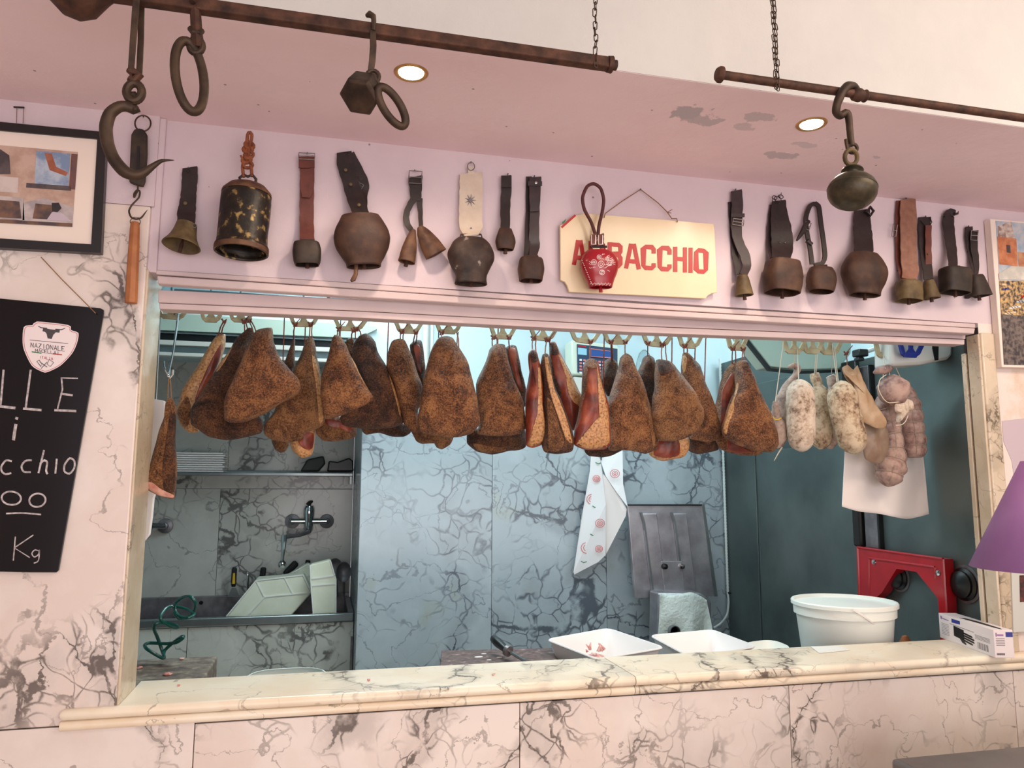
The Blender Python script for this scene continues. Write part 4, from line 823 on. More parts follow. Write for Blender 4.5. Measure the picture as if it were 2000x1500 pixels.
ham('pale translucent bladder skin sack folded like a pointed leaf', E_((620, 290), (660, 275), (700, 310), (735, 278), (745, 330), (800, 440), (860, 560), (945, 690), (925, 735), (850, 728), (770, 690), (725, 600), (705, 420), (690, 350), (640, 345)), .215, .016, 'bladder', strings=[(1652, 690, 1655, 718)], name='cured_sack', group='salami and netted sausages at the right of the hatch', rd=2,
    patches=[('upper_fold', 'bladder', E_((640, 300), (690, 320), (720, 300), (730, 340), (690, 350), (650, 330)))], cat='sausage')
ham('grey brown lower sack hanging behind the leaf shaped skin', E_((740, 640), (850, 700), (935, 720), (955, 800), (950, 900), (905, 990), (850, 990), (790, 960), (760, 850)), .275, .022, 'bladderL', name='cured_sack', group='salami and netted sausages at the right of the hatch', rd=2, cat='sausage')
def netted(label, axis, bulges, Y, lobes, strings=()):
    pts = [P(x, y, Y) for x, y in cat_rom(E_(*axis), 60, False)]; s = mpp(1730, 800, Y); rr = []
    for i in range(60):
        u = i/59; f = u*(len(bulges)-1); k = min(int(f), len(bulges)-2); w_ = bulges[k]*(1-(f-k))+bulges[k+1]*(f-k)
        rr.append(w_/3.75*s*(1-.13*abs(math.cos(u*math.pi*lobes))**5))
    t = thing('netted_sausage', pts[0], label, 'sausage', 'salami and netted sausages at the right of the hatch')
    MB().tube(pts, rr, 22).obj('casing', 'copp', t, split=0)
    for j in range(1, lobes):
        i = int(round(59*j/lobes)); c = pts[i]; T = (pts[min(59, i+1)]-pts[i-1]).normalized(); a = V((0, 1, 0)); b_ = T.cross(a).normalized(); r = rr[i]+.0012
        MB().tube([c+(a*math.cos(q)+b_*math.sin(q))*r for q in [2*math.pi*k/18 for k in range(18)]], .0018, 5, closed=True).obj('string_loop', 'net', t)
    for q in (-.5, .45):
        MB().tube([p+V((math.sin(q), -math.cos(q), 0))*(r+.0008) for p, r in list(zip(pts, rr))[3:-3:2]], .0013, 5).obj('net_string', 'net', t)
    for (x0, y0, x1, y1) in strings:
        a, b2 = E_((x0, y0), (x1, y1)); MB().tube([P(*a, HY-.004), P(*b2, Y)], .0016, 6).obj('string', 'stringW', t)
    return t
netted('right netted sausage tied in rings, hanging behind the pear shaped one', [(1085, 430), (1110, 560), (1120, 700), (1138, 830), (1145, 950)], [30, 62, 82, 90, 92, 92, 94, 92, 60], .31, 6, strings=[(955, 170, 1080, 440)])
netted('left netted sausage tied in rings, hanging lowest over the white cloth', [(900, 500), (945, 620), (990, 760), (1000, 900), (975, 1020), (945, 1160)], [30, 70, 76, 66, 62, 66, 72, 100, 112, 96, 20], .30, 7, strings=[(935, 170, 905, 505)])
pb = salami('pear shaped rose coloured sausage with a torn casing end', [(975, 345), (985, 400), (1000, 470), (1030, 520), (1080, 575)], [20, 78, 108, 116, 108, 88, 40, 16], .205, 'copp', strings=[(920, 190, 935, 300), (955, 200, 965, 345)], cat='sausage')
MB().tube([P(*E_((x, y))[0], .22) for x, y in ((852, 330), (885, 312), (925, 310), (960, 300), (985, 295))], [.006, .014, .017, .016, .006], 12).obj('knotted_casing_end', 'copp', pb, split=0)
inflate(E_((1005, 560), (1060, 520), (1125, 535), (1142, 590), (1100, 625), (1060, 660), (1025, 690), (1040, 630), (1010, 610)), .185, .012, n=50, seed=5, crum=2).obj('torn_casing', 'salA', pb, split=0)
MB().tube([P(*E_((x, y))[0], .16) for x, y in cat_rom([(940, 345), (895, 380), (885, 450), (920, 520), (960, 550), (1030, 545)], 16, False)], .0016, 6).obj('string_loop', 'stringW', pb)
MB().tube([P(*E_((x, y))[0], .155) for x, y in cat_rom([(1100, 645), (1080, 690), (1050, 712), (1010, 715)], 10, False)], .0016, 6).obj('string_tail', 'stringW', pb)
# white cloth hanging behind
cl = cloth_grid(E_((650, 700), (800, 700), (1000, 690), (1190, 700)), E_((620, 1310), (740, 1345), (900, 1365), (1080, 1400), (1180, 1385), (1255, 1365)), .375, 60, 24, .012, 0, 'hanging_cloth', 'cloth', None)
tagit(cl, 'white cotton cloth hanging behind the netted sausages', 'cloth')
MB().tube([P(1650, 832, .375), P(1790, 832, .375)], .003).obj('hem_rod', 'steel', cl)
# ================================================================== tables and things behind the ledge
tb = thing('work_table', (1.5, .42, 0), 'low steel work table hidden behind the serving ledge', 'table')
MB().box(.45, 2.28, .235, .66, .94, .965).obj('tabletop', 'steel', tb, bevel=.003, smooth=False)
for x in (.48, 2.14):
    for y in (.26, .56): MB().box(x, x+.035, y, y+.035, 0, .94).obj('leg', 'steel', tb, smooth=False)
bk = thing('butcher_block', (-.4, .5, 0), 'scarred dark wooden butcher block at the lower left corner of the hatch', 'block')
q1 = P(425, 1281, .70); zt_ = q1.z
MB().box(-1.1, q1.x, .24, .70, zt_-.16, zt_).obj('block', 'block', bk, bevel=.006)
for x in (-1.05, q1.x-.07):
    for y in (.27, .62): MB().box(x, x+.05, y, y+.05, 0, zt_-.16).obj('leg', 'wood', bk, smooth=False)
def scrap(px, py, z, r, label):
    c = PZ(px, py, z); mb = MB().lathe(c, (0, 0, 1), [(0, 0), (r, .002), (r*1.1, .006), (r*.5, r*.7), (0, r*.8)], n=10, sy=.6)
    mb.v = [v+V((noise.noise(v*130), noise.noise(v*130+V((9, 0, 0))), abs(noise.noise(v*99))*.5))*r*.7 for v in mb.v]
    tagit(mb.obj('meat_scrap', 'meatbit', None, split=0), label, 'meat scrap', 'small raw scraps left on block and ledge')
scrap(272, 1307, zt_-.001, .011, 'pink meat scrap at the far left of the butcher block'); scrap(327, 1320, zt_-.001, .012, 'reddish meat scrap near the front of the butcher block'); scrap(356, 1289, zt_-.001, .007, 'tiny meat scrap near the back of the butcher block')
ZL = 1.076
scrap(349, 1341, ZL-.001, .004, 'tiny red scrap on the ledge by the left reveal'); scrap(720, 1331, ZL-.001, .004, 'tiny red scrap on the middle of the ledge'); scrap(963, 1320, ZL-.001, .005, 'tiny pale scrap on the ledge below the trays')
cb = thing('chopping_board', (.65, .45, 1.0), 'stained wooden chopping board left of the white trays', 'board')
a, b_ = PZ(862, 1270, 1.02), PZ(1078, 1265, 1.02); f0, f1 = PZ(858, 1310, 1.02), PZ(1110, 1310, 1.02)
f0.y = max(f0.y, .235); f1.y = f0.y
MB().prism([f0, f1, b_, a], (0, 0, -.053)).obj('board', 'boardw', cb, bevel=.004, smooth=False)
for x, y, r in ((935, 1283, .016), (975, 1284, .010), (945, 1277, .010), (955, 1289, .009)):
    MB().lathe(PZ(x, y, 1.0201), (0, 0, 1), [(0, 0), (r, 0), (r*.8, .0012), (0, .0015)], n=10, sy=.5).obj('fat_smear', 'cloth', cb)
st = thing('sharpening_steel', PZ(985, 1262, 1.05), 'black handled sharpening steel resting on the chopping board', 'sharpening steel')
h0, h1, h2 = PZ(962, 1246, 1.075), PZ(990, 1270, 1.055), PZ(1030, 1294, 1.030)
MB().tube([h0, h0.lerp(h1, .08), h0.lerp(h1, .4), h0.lerp(h1, .85), h1], [.006, .014, .017, .013, .012], 14).obj('handle', 'black', st)
MB().tube([h1.lerp(h2, -.02), h1.lerp(h2, .12)], .019, 14).obj('guard', 'steelD', st)
MB().tube([h1.lerp(h2, .1), h2], .0055, 10).obj('rod', 'chrome', st)
# trays
def tray(rim, zr, zb, label, name='meat_tray', m='whiteP', wall=.003, rad=.12):
    c4 = [PZ(x, y, zr) for x, y in rim]; t = sum(c4, V())/4
    def ring(k, z, n=7):
        out = []
        for i in range(4):
            a, p, b_ = c4[i-1], c4[i], c4[(i+1) % 4]
            p0, p1 = p.lerp(a, rad), p.lerp(b_, rad)
            for j in range(n):
                u = j/(n-1); q = p0.lerp(p, u).lerp(p.lerp(p1, u), u); q = t+(q-t)*k; q = V((q.x, q.y, z)); out.append(q)
        return out
    o = thing(name, t-V((0, 0, zr-zb)), label, 'tray', 'white plastic trays behind the ledge')
    mb = MB().loft([ring(1.0, zr-.006), ring(1.012, zr-.003), ring(1.0, zr), ring(.965, zr), ring(.95, zr-.004), ring(.80, zb+.006), ring(.76, zb+.003)], (False, True))
    mb.loft([ring(1.0, zr-.006), ring(.965, zr-.006), ring(.82, zb+.002), ring(.78, zb)], (False, True))
    mb.obj('body', m, o, split=50); return o, t
o1, t1 = tray([(1066, 1248), (1188, 1226), (1300, 1264), (1166, 1287)], 1.072, .968, 'white plastic tray with a few meat scraps, left one of the trays')
mb = MB(); cc = PZ(1163, 1272, 1.04)
for k in range(9):
    q = cc+V((random.uniform(-.04, .04), random.uniform(-.03, .04), random.uniform(-.012, .012))); mb.tube([q, q+V((random.uniform(-.02, .02), random.uniform(-.01, .01), random.uniform(.004, .03)))], [.006, .002], 6)
cc2 = MB().lathe(cc-V((0, 0, .075)), (0, 0, 1), [(0, 0), (.05, 0), (.05, .03), (.03, .06), (0, .07)], n=14)
mb.loft([[V(p) for p in cc2.v[i*14:(i+1)*14]] for i in range(5)])
tagit(mb.obj('meat_trimmings', 'meatbit', None, split=0), 'small heap of pink meat trimmings in the left white tray', 'meat', kind='stuff')
tray([(1268, 1240), (1392, 1229), (1480, 1262), (1350, 1284)], 1.070, .968, 'empty white plastic tray, right of the one with scraps')
tray([(1446, 1256), (1508, 1248), (1552, 1266), (1482, 1282)], 1.045, .968, 'smaller bluish white bowl shaped tray peeping over the ledge, left of the bucket', 'small_tray', 'whiteB', rad=.4)
lb = PZ(560, 1309, .86); pbn = thing('plastic_bin', (lb.x, lb.y, 0), 'pale translucent bin whose rim just peeps over the ledge below the sink', 'bin')
MB().lathe((lb.x, lb.y, 0), (0, 0, 1), [(.12, 0), (.13, .02), (.155, .80), (.165, .805), (.165, .83), (.155, .835)], n=32, caps=(True, False), e=3).obj('body', 'whiteB', pbn, solid=.003)
# bucket
by = .445; bc_ = P(1649, 1200, by); zr = P(1649, 1172, by).z
bx = bc_.x; rt = (P(1737, 1175, by)-P(1561, 1175, by)).length/2*.965
bu = thing('bucket', (bx, by, .966), 'white plastic bucket with lid and handle on the right behind the ledge', 'bucket')
MB().lathe((bx, by, 0), (0, 0, 1), [(rt*.80, .966), (rt*.82, .972), (rt*.91, zr-.05), (rt*.92, zr-.045)], n=48).obj('pail', 'whiteB', bu)
MB().lathe((bx, by, 0), (0, 0, 1), [(rt*.955, zr-.05), (rt*.96, zr-.018), (rt*1.0, zr-.016), (rt*1.0, zr-.004), (rt*.985, zr), (rt*.95, zr), (rt*.94, zr-.012), (0, zr-.010)], n=48, caps=(False, False)).obj('lid', 'whiteB', bu)
hx = [(1668, 1192, by-rt*.98), (1690, 1206, by-rt*1.0), (1712, 1222, by-rt*.85), (1737, 1238, by-rt*.3), (1740, 1238, by)]
MB().tube([P(*q) for q in hx], .0045, 8).obj('handle', 'whiteP', bu)
rp = MB().prism([PZ(x, y, ZL+.001) for x, y in ((1583, 1263), (1640, 1262), (1660, 1270), (1600, 1276))], (0, 0, .001)).obj('receipt', 'paper2', None, smooth=False); tagit(rp, 'scrap of white paper lying on the ledge before the bucket', 'paper')
# red frame leaning on the cold store, plane x = const
def PXp(px, py, X=2.15):
    d = ray(px, py); return CAM+d*((X-CAM.x)/d.x)
rf = thing('red_frame', PXp(1760, 1250), 'red moulded plastic frame with chamfered arch opening beside the bucket', 'frame')
X0 = 2.285
outer = [(1675, 1069), (1842, 1092), (1856, 1312), (1685, 1312)]; inner = [(1709, 1312), (1708, 1170), (1722, 1158), (1751, 1111), (1790, 1117), (1832, 1169), (1840, 1312)]
def quadx(mb, pts, d): return mb.prism([PXp(x, y, X0) for x, y in pts], (d, 0, 0))
mb = MB()
for a in ([(1675, 1069), (1751, 1079.5), (1751, 1111), (1722, 1158), (1708, 1170), (1675.5, 1130)], [(1751, 1079.5), (1842, 1092), (1848, 1160), (1832, 1169), (1790, 1117), (1751, 1111)], [(1675.5, 1130), (1708, 1170), (1709, 1312), (1685, 1312)], [(1848, 1160), (1856, 1312), (1840, 1312), (1832, 1169)]): quadx(mb, a, .045)
mb.obj('frame_body', 'redP', rf, smooth=False)
for st_ in ([(1675, 1069), (1842, 1092), (1856, 1312)], [(1675, 1069), (1685, 1312)], [(1697, 1160), (1697, 1090), (1826, 1108), (1826, 1130)]):
    m_ = MB()
    for (xa, ya), (xb, yb) in zip(st_, st_[1:]): m_.tube([PXp(xa, ya, X0), PXp(xb, yb, X0)], .006, 6)
    m_.obj('raised_rib', 'redP', rf)
for q in ((1708, 1098), (1834, 1119)):
    MB().lathe(PXp(*q, X0), (-1, 0, 0), [(0, 0), (.011, 0), (.010, .006), (0, .008)], n=16, xdir=(0, 1, 0)).obj('bolt', 'chrome', rf)
kb = P(1768, 1248, .50); kz = .966
o = MB().lathe((kb.x, .50, kz), (0, 0, 1), [(.022, 0), (.028, .02), (.024, .05), (.012, .07), (0, .074)], n=12, sy=.7); o = o.obj('wooden_pestle', 'wood', None); tagit(o, 'small brown rounded wooden piece on the table behind the bucket', 'pestle')
kb = P(1822, 1248, .50)
o = MB().lathe((kb.x, .50, kz), (0, 0, 1), [(.024, 0), (.026, .04), (.02, .058), (0, .06)], n=14).obj('bottle_cap', 'black', None); tagit(o, 'small round black cap left of the glove box', 'cap')
# coiled hose
hs = thing('coiled_hose', P(315, 1280, .6), 'dark green coiled hose rising from the butcher block', 'hose')
def Hc(*uv): return [(230+u/2.884, 830+v/2.884) for u, v in uv]
path = Hc((258, 1310), (265, 1270), (320, 1220), (365, 1190), (368, 1200), (330, 1225), (270, 1232), (180, 1228), (152, 1240), (165, 1262), (235, 1305), (262, 1312), (250, 1270), (225, 1200), (205, 1150), (215, 1118), (270, 1112), (330, 1130), (338, 1142), (300, 1135), (250, 1105), (240, 1080), (270, 1035), (310, 1022), (380, 1035), (430, 1065), (400, 1085), (350, 1080), (325, 1050), (330, 1000), (370, 970), (410, 968), (438, 1000), (436, 1040), (400, 1080), (350, 1092), (320, 1060))
m_ = [(x, y, .60+.035*math.sin(i*1.15)) for i, (x, y) in enumerate(path)]
MB().tube([P(*q) for q in cat_rom(m_, 170, False)], .0055, 10).obj('tube', 'hose', hs)
# ================================================================== glove box and right side things
zb = ZL
gA, gB, gC = PZ(1836, 1245, zb), PZ(1944, 1285, zb), PZ(2000, 1281, zb)
ux = (gB-gA); ux.z = 0; L1 = ux.length; ux.normalize(); uy = V((-ux.y, ux.x, 0)); hgt = .088; Wd = .062
if uy.x < 0: uy = -uy
gb = thing('glove_box', gA, 'white carton of black disposable gloves on the right end of the ledge', 'box')
pt = lambda a, b_, c: gA+ux*(a*L1)+uy*(b_*Wd)+V((0, 0, c*hgt))
MB().hexa([pt(a, b_, c) for c in (0, 1) for b_ in (0, 1) for a in (0, 1)]).obj('carton', 'glove', gb, bevel=.0015, smooth=False)
nf = -uy*.0006
def side(mb, pts, d=.0006): return mb.prism([pt(a, 0, c)-uy*d for a, c in pts], uy*d*.8)
def endf(mb, pts, d=.0006): return mb.prism([pt(1, a, c)+ux*d for a, c in pts], -ux*d*.8)
def topf(mb, pts, d=.0008): return mb.prism([pt(a, b_, 1)+V((0, 0, d)) for a, b_ in pts], (0, 0, -d*.8))
topf(MB(), [(.33, .25), (.5, .32), (.92, .42), (.98, .52), (.92, .62), (.6, .66), (.35, .5)]).obj('glove_opening', 'blackM', gb, smooth=False)
side(MB(), [(.26, .78), (.42, .80), (.42, .93), (.26, .93)]).obj('blue_label', 'bluei', gb, smooth=False)
g_ = MB(); side(g_, [(.29, .28), (.48, .22), (.48, .62), (.29, .68)])
for k in range(4): side(g_, [(.46, .55-k*.09), (.62+.03*(k in (1, 2)), .50-k*.095), (.64+.03*(k in (1, 2)), .46-k*.095), (.62+.03*(k in (1, 2)), .43-k*.095), (.46, .48-k*.09)])
side(g_, [(.40, .24), (.47, .22), (.52, .12), (.50, .08), (.44, .12)]); g_.obj('glove_picture', 'black', gb, smooth=False)
g_ = MB()
for k in range(9): x = .72+k*.021; side(g_, [(x, .12), (x+.008+.005*(k % 2), .12), (x+.008+.005*(k % 2), .36), (x, .36)])
for k in range(4): side(g_, [(.68, .46+k*.045), (.93, .46+k*.045), (.93, .475+k*.045), (.68, .475+k*.045)])
for k in range(8): side(g_, [(.05, .2+k*.06), (.20, .2+k*.06), (.20, .215+k*.06), (.05, .215+k*.06)])
side(g_, [(.22, .70), (.66, .66), (.66, .68), (.22, .72)])
g_.obj('small_print', mat('pale_grey_ink', (140, 130, 134), .6), gb, smooth=False)
g_ = MB(); side(g_, [(.04, .80), (.07, .78), (.07, .90), (.04, .92)]); side(g_, [(.08, .81), (.20, .79), (.20, .82), (.08, .85)])
endf(g_, [(.1, .76), (.16, .76), (.16, .9), (.1, .9)]); endf(g_, [(.18, .78), (.5, .78), (.5, .84), (.18, .84)]); g_.obj('purple_lettering', 'purple', gb, smooth=False)
g_ = MB()
for k in range(5): endf(g_, [(.1, .44+k*.06), (.55, .44+k*.06), (.55, .455+k*.06), (.1, .455+k*.06)])
for k in range(12): endf(g_, [(.1+k*.035, .10), (.122+k*.035, .10), (.122+k*.035, .17), (.1+k*.035, .17)])
g_.obj('end_print', mat('dark_grey_ink', (90, 76, 80), .6), gb, smooth=False)
endf(MB(), [(.62, .75), (.98, .75), (.98, .92), (.62, .92)]).obj('blue_label', 'bluei', gb, smooth=False)
# grey counter bottom right, purple lamp on it
ct = thing('shop_counter', (1.75, -.6, 0), 'dark grey counter corner in the bottom right of the view', 'counter')
p0, p1 = P(1725, 1493, -.42), P(1740, 1479, -.36)
zc = P(1745, 1479, -.36).z
MB().box(P(1738, 1479, -.36).x, 3.2, -1.6, -.36, zc-.04, zc).obj('top', 'greyc', ct, bevel=.012)
MB().box(P(1738, 1479, -.36).x+.03, 3.2, -1.58, -.38, 0, zc-.041).obj('body', 'acgrey', ct, smooth=False)
lp = thing('table_lamp', (P(2050, 1100, -.62).x, -.62, zc), 'purple cone lampshade cut by the right edge of the view', 'lamp')
lx = P(2052, 1100, -.62).x; zb_ = P(2000, 1112, -.62).z; rb = lx-P(1938, 1110, -.62).x; zt2 = P(2000, 900, -.62).z
MB().lathe((lx, -.62, 0), (0, 0, 1), [(rb, zb_), (rb*.26, zt2)], n=40, caps=(False, False)).obj('lamp_shade', 'purple', lp, solid=.003)
MB().tube([(lx, -.62, zc), (lx, -.62, zt2)], .008).obj('pole', 'steelD', lp)
MB().lathe((lx, -.62, zc), (0, 0, 1), [(0, 0), (.09, 0), (.09, .012), (0, .02)], n=24).obj('base', 'steelD', lp)
# peeled paint patch, small frame and painting at the right
o = MB().pp([(1957, 822), (2010, 816), (2010, 930), (1992, 936), (1981, 934), (1976, 900), (1960, 862)], -.0012, .001).obj('paint_patch', mat('lilac_repair_paint', (196, 178, 186), .8), None, smooth=False); o['kind'] = 'structure'
wf = thing('wall_picture', P(2010, 1180, -.01), 'small white framed picture low on the right wall, cut by the view edge', 'picture')
MB().pp([(1976, 1116), (2060, 1110), (2060, 1230), (1980, 1236)], -.016, .015).obj('frame', 'acgrey', wf, bevel=.002, smooth=False)
MB().pp([(1992, 1124), (2050, 1120), (2050, 1172), (1993, 1176)], -.018, .002).obj('print', printmat('dark_print', (110, 60, 56), (60, 40, 44)), wf, smooth=False)
cv = thing('canvas_painting', P(1990, 570, -.01), 'unframed painted canvas of a town square market on the right wall', 'painting')
MB().pp([(1934, 427), (2060, 438), (2066, 719), (1957, 717)], -.030, .028).obj('canvas', 'passe', cv, bevel=.002, smooth=False)
def pa(*pts): return [(x, y) for x, y in pts]
cvp = lambda pts, m, nm, y=-.0325: MB().pp(pts, y, .0012).obj(nm, m, cv, smooth=False)
cvp([(1945, 431), (2060, 441), (2060, 560), (1953, 556)], 'skyp', 'painted_sky', -.0315)
cvp([(1948, 462), (1985, 466), (1988, 520), (1952, 516)], printmat('painted_brick', (178, 104, 68), (204, 132, 92), 30), 'painted_building')
cvp([(1949, 442), (1975, 432), (1982, 466), (1950, 462)], printmat('painted_dome', (150, 120, 110), (206, 192, 180), 60), 'painted_dome')
cvp([(1988, 492), (2060, 500), (2060, 524), (1990, 520)], printmat('painted_brick_far', (170, 110, 80), (196, 148, 110), 30), 'painted_building')
MB().pp([(1966, 478), (1973, 479), (1974, 494), (1967, 493)], -.0338, .001).obj('painted_window', 'inkgrey', cv, smooth=False)
cvp([(1951, 534), (1975, 520), (2060, 522), (2060, 548), (1952, 546)], printmat('painted_canopy', (214, 208, 196), (190, 186, 178), 20), 'painted_canopy', -.0335)
cvp([(1952, 548), (2060, 550), (2060, 620), (1956, 614)], printmat('painted_market', (60, 56, 62), (206, 168, 110), 90), 'painted_market')
cvp([(1956, 614), (2060, 620), (2062, 714), (1962, 712)], printmat('painted_paving', (58, 52, 56), (120, 106, 100), 70), 'painted_paving', -.0330)
for i in range(22):
    x, y = 1958+(i*37) % 60, 554+(i*23) % 58
    MB().pp([(x, y), (x+7, y+.5), (x+6, y+3.5), (x-1, y+3)], -.0342, .0008).obj('paint_dab', ('signc', 'redp', 'paper', 'bluei', 'skyp')[i % 5], cv, smooth=False)
# ================================================================== bells
def bell(label, cx0, y0, cx1, y1, prof, m, dr=.8, e=2.4, group='old cowbells on the painted wall', Y=None, clap=True, lean=0.0, flare=None, handle=None, clapm='rust', name='cow_bell', cdrop=8):
    # prof: (t along the axis, half width in px)
    hwmax = max(h for _, h in prof); s = mpp(cx1, y1, -.05); Yc = Y if Y is not None else -.012-hwmax*s*dr
    a, b_ = P(cx0, y0, Yc), P(cx1, y1, Yc-lean); ax = b_-a; L = ax.length; ax.normalize()
    t = thing(name, a, label, 'bell', group)
    seq = cat_rom([(t_*100, h) for t_, h in prof], 22, False); pr = [(max(h, .5)*s, t_/100*L) for t_, h in seq]
    mb = MB().lathe(a, ax, [(pr[0][0]*.45, -.002), (pr[0][0]*.85, -.001)]+pr, 36, (True, False), sy=dr, e=e)
    off = a*7
    mb.v = [v+V((noise.noise(v*40+off), noise.noise(v*40-off), 0))*.0012 for v in mb.v]
    bd = mb.obj('bell_body', m, t, solid=.0025, split=40)
    rr, hh = pr[-1]
    if clap:
        MB().tube([a+ax*(L*.2), a+ax*(L*.8), a+ax*(L-.004), a+ax*(L+cdrop*s)], [.0025, .003, .005, .0062 if cdrop < 12 else .005], 8).obj('clapper', clapm, t)
    if handle:
        hw, hh_ = handle
        MB().tube([P(cx0-hw, y0+1, Yc), P(cx0-hw*.9, y0-hh_, Yc), P(cx0+hw*.9, y0-hh_, Yc), P(cx0+hw, y0+1, Yc)], .0028, 8).obj('crown_loop', m, t)
    return t, Yc, s
def strap(t, pts, w_, m='leather', th=.003, nm='strap', lab=None):
    if len(pts) > 2:
        ws = w_ if isinstance(w_, (list, tuple)) else [w_]*len(pts)
        q = cat_rom([(p[0], p[1], p[2], w__) for p, w__ in zip(pts, ws)], len(pts)*5, False, 1.0)
        pts = [(a_[0]+.35*math.sin(i_*1.3), a_[1], a_[2]) for i_, a_ in enumerate(q)]; w_ = [a_[3]*(1+.018*math.sin(i_*1.9)) for i_, a_ in enumerate(q)]
    return MB().ribbon(pts, w_, th).obj(nm, m, t, split=60, label=lab)
def rivet(t, x, y, Y, r=.0045, m='bell_brass'): return MB().lathe(P(x, y, Y), (0, -1, 0), [(r, -.001), (r, .001), (r*.6, .002), (0, .0024)], n=12, caps=(False, False)).obj('rivet', m, t)
def buckle(t, cx, cy, w_, h, Y, rot=0, m='steelD', r=.0016):
    c, s_ = math.cos(math.radians(rot)), math.sin(math.radians(rot)); pts = [(-w_/2, -h/2), (w_/2, -h/2), (w_/2, h/2), (-w_/2, h/2)]
    q = [P(cx+x*c-y*s_, cy+x*s_+y*c, Y) for x, y in pts]
    MB().tube(q[:1]+[q[0].lerp(q[1], .5)]+q[1:2]+[q[1].lerp(q[2], .5)]+q[2:3]+[q[2].lerp(q[3], .5)]+q[3:]+[q[3].lerp(q[0], .5)], r, 6, closed=True).obj('buckle', m, t)
    MB().tube([q[0].lerp(q[3], .5), q[1].lerp(q[2], .5)+V((0, -.002, 0))], r*.7, 6).obj('buckle_pin', m, t)
def nail(x, y, parent=None):
    return MB().tube([P(x, y, .004), P(x, y-2, -.022)], .0018, 6).obj('nail', 'black', parent)
# 1
t, Y, s = bell('small flared brass coloured bell tilted outward, leftmost bell on the wall', 365, 438, 354, 480, [(0, 19), (.3, 21), (.6, 25), (.85, 31), (1, 36)], 'bell_brass', dr=.95, e=2, lean=.012, cdrop=14)
strap(t, [(371, 327, -.012), (371, 345, -.014), (369, 370, -.016), (367, 395, -.02), (364, 418, -.03), (364, 438, Y)], [29, 31, 30, 32, 36, 34]); rivet(t, 362, 397, -.024, .005); rivet(t, 367, 334, -.017, .003, 'black'); nail(368, 329, t)
MB().tube([P(x, y, Y-.02) for x, y in circ(380, 441, 4, n=10)], .001, 5, closed=True).obj('ring', 'steelD', t)
# 2
t, Y, s = bell('large black cylindrical bell with peeling gold flakes, hung on an orange rope', 482, 379, 471, 494, [(0, 44), (.06, 47), (.3, 47), (.7, 46.5), (.86, 47), (.88, 50), (1, 49)], 'bell_gold', dr=.95, e=2, lean=.010, clap=False)
ax = (P(471, 494, Y-.01)-P(482, 379, Y)).normalized(); a = P(482, 379, Y)
MB().lathe(a, -ax, [(47*s, -.004), (46*s, .004), (36*s, .020), (20*s, .030), (0, .034)], 32, sy=.95).obj('dome', 'bell_copper', t)
b2 = P(471, 494, Y-.01)
MB().lathe(b2, -ax, [(49*s, 0), (50.5*s, .001), (50.5*s, .014), (48*s, .016)], 36, (False, False), sy=.95).obj('rim_band', 'bell_copper', t)
MB().tube([P(x, y, Y) for x, y in ((470, 356), (468, 347), (476, 341), (484, 345), (493, 341), (500, 350), (499, 358))], .004, 8).obj('crown_loop', 'bell_dark', t)
rp_ = MB()
rp_.tube([P(x, y, Y) for x, y in cat_rom([(476, 346), (474, 325), (480, 300), (482, 280), (484, 262), (488, 258), (492, 264), (489, 282), (486, 300), (490, 320), (492, 345)], 40, False)], .0046, 8)
for c in ((484, 322), (482, 312), (486, 303), (484, 292), (487, 284)): rp_.tube([P(x, y, Y-.002+.006*math.sin(k*.9)) for k, (x, y) in enumerate(circ(c[0], c[1], 9, 6, 12, 20*(c[1] % 3)-20))], .0048, 8, closed=True)
rp_.tube([P(474, 312, Y-.01), P(470, 303, Y-.014)], .003, 6)
rp_.obj('knotted_rope', 'rope', t)
# 3
t, Y, s = bell('small dark grey bell on a reddish brown buckled strap', 599, 474, 600, 518, [(0, 23), (.08, 25), (.4, 27.5), (.8, 26), (1, 22.5)], 'bell_dark', dr=.72, e=3.4, handle=(13, 5), cdrop=6)
strap(t, [(599, 306, -.010), (600, 330, -.014), (599, 400, -.016), (599, 440, -.02), (600, 470, Y)], [27, 28, 28, 28, 29], 'leatherB'); strap(t, [(599, 306, -.018), (599, 328, -.020)], [31, 31], 'leatherB', nm='keeper')
strap(t, [(599, 330, -.019), (599, 370, -.021), (598, 386, -.022)], [26, 24, 15], 'leatherB', nm='strap_tip'); buckle(t, 599, 305, 31, 12, -.022, 3); nail(600, 300, t)
# 4
t, Y, s = bell('big round rusty bell on a dark riveted strap leaning left', 704, 422, 711, 521, [(0, 36), (.12, 43), (.28, 51), (.45, 54.5), (.62, 51), (.8, 42), (.93, 34), (1, 33)], 'bell_rust', dr=.62, e=2.5, cdrop=4)
strap(t, [(672, 297, -.012), (674, 322, -.014), (683, 350, -.018), (692, 380, -.026), (706, 420, Y)], [29, 31, 31, 33, 31]); strap(t, [(685, 300, -.008), (700, 330, -.008), (713, 360, -.010), (712, 380, -.014), (711, 412, Y+.01)], [14, 16, 16, 12, 12], nm='strap_back')
for x, y, yy in ((675, 332, -.018), (685, 360, -.024), (701, 400, -.05)): rivet(t, x, y, yy-.004, .005)
buckle(t, 704, 363, 9, 9, -.018, 30); nail(680, 298, t)
MB().tube([P(696, 505, Y-.01), P(695, 535, Y-.012), P(690, 546, Y-.014), P(686, 549, Y-.016)], [.006, .006, .007, .004], 8).obj('bone_striker', 'bell_copper', t)
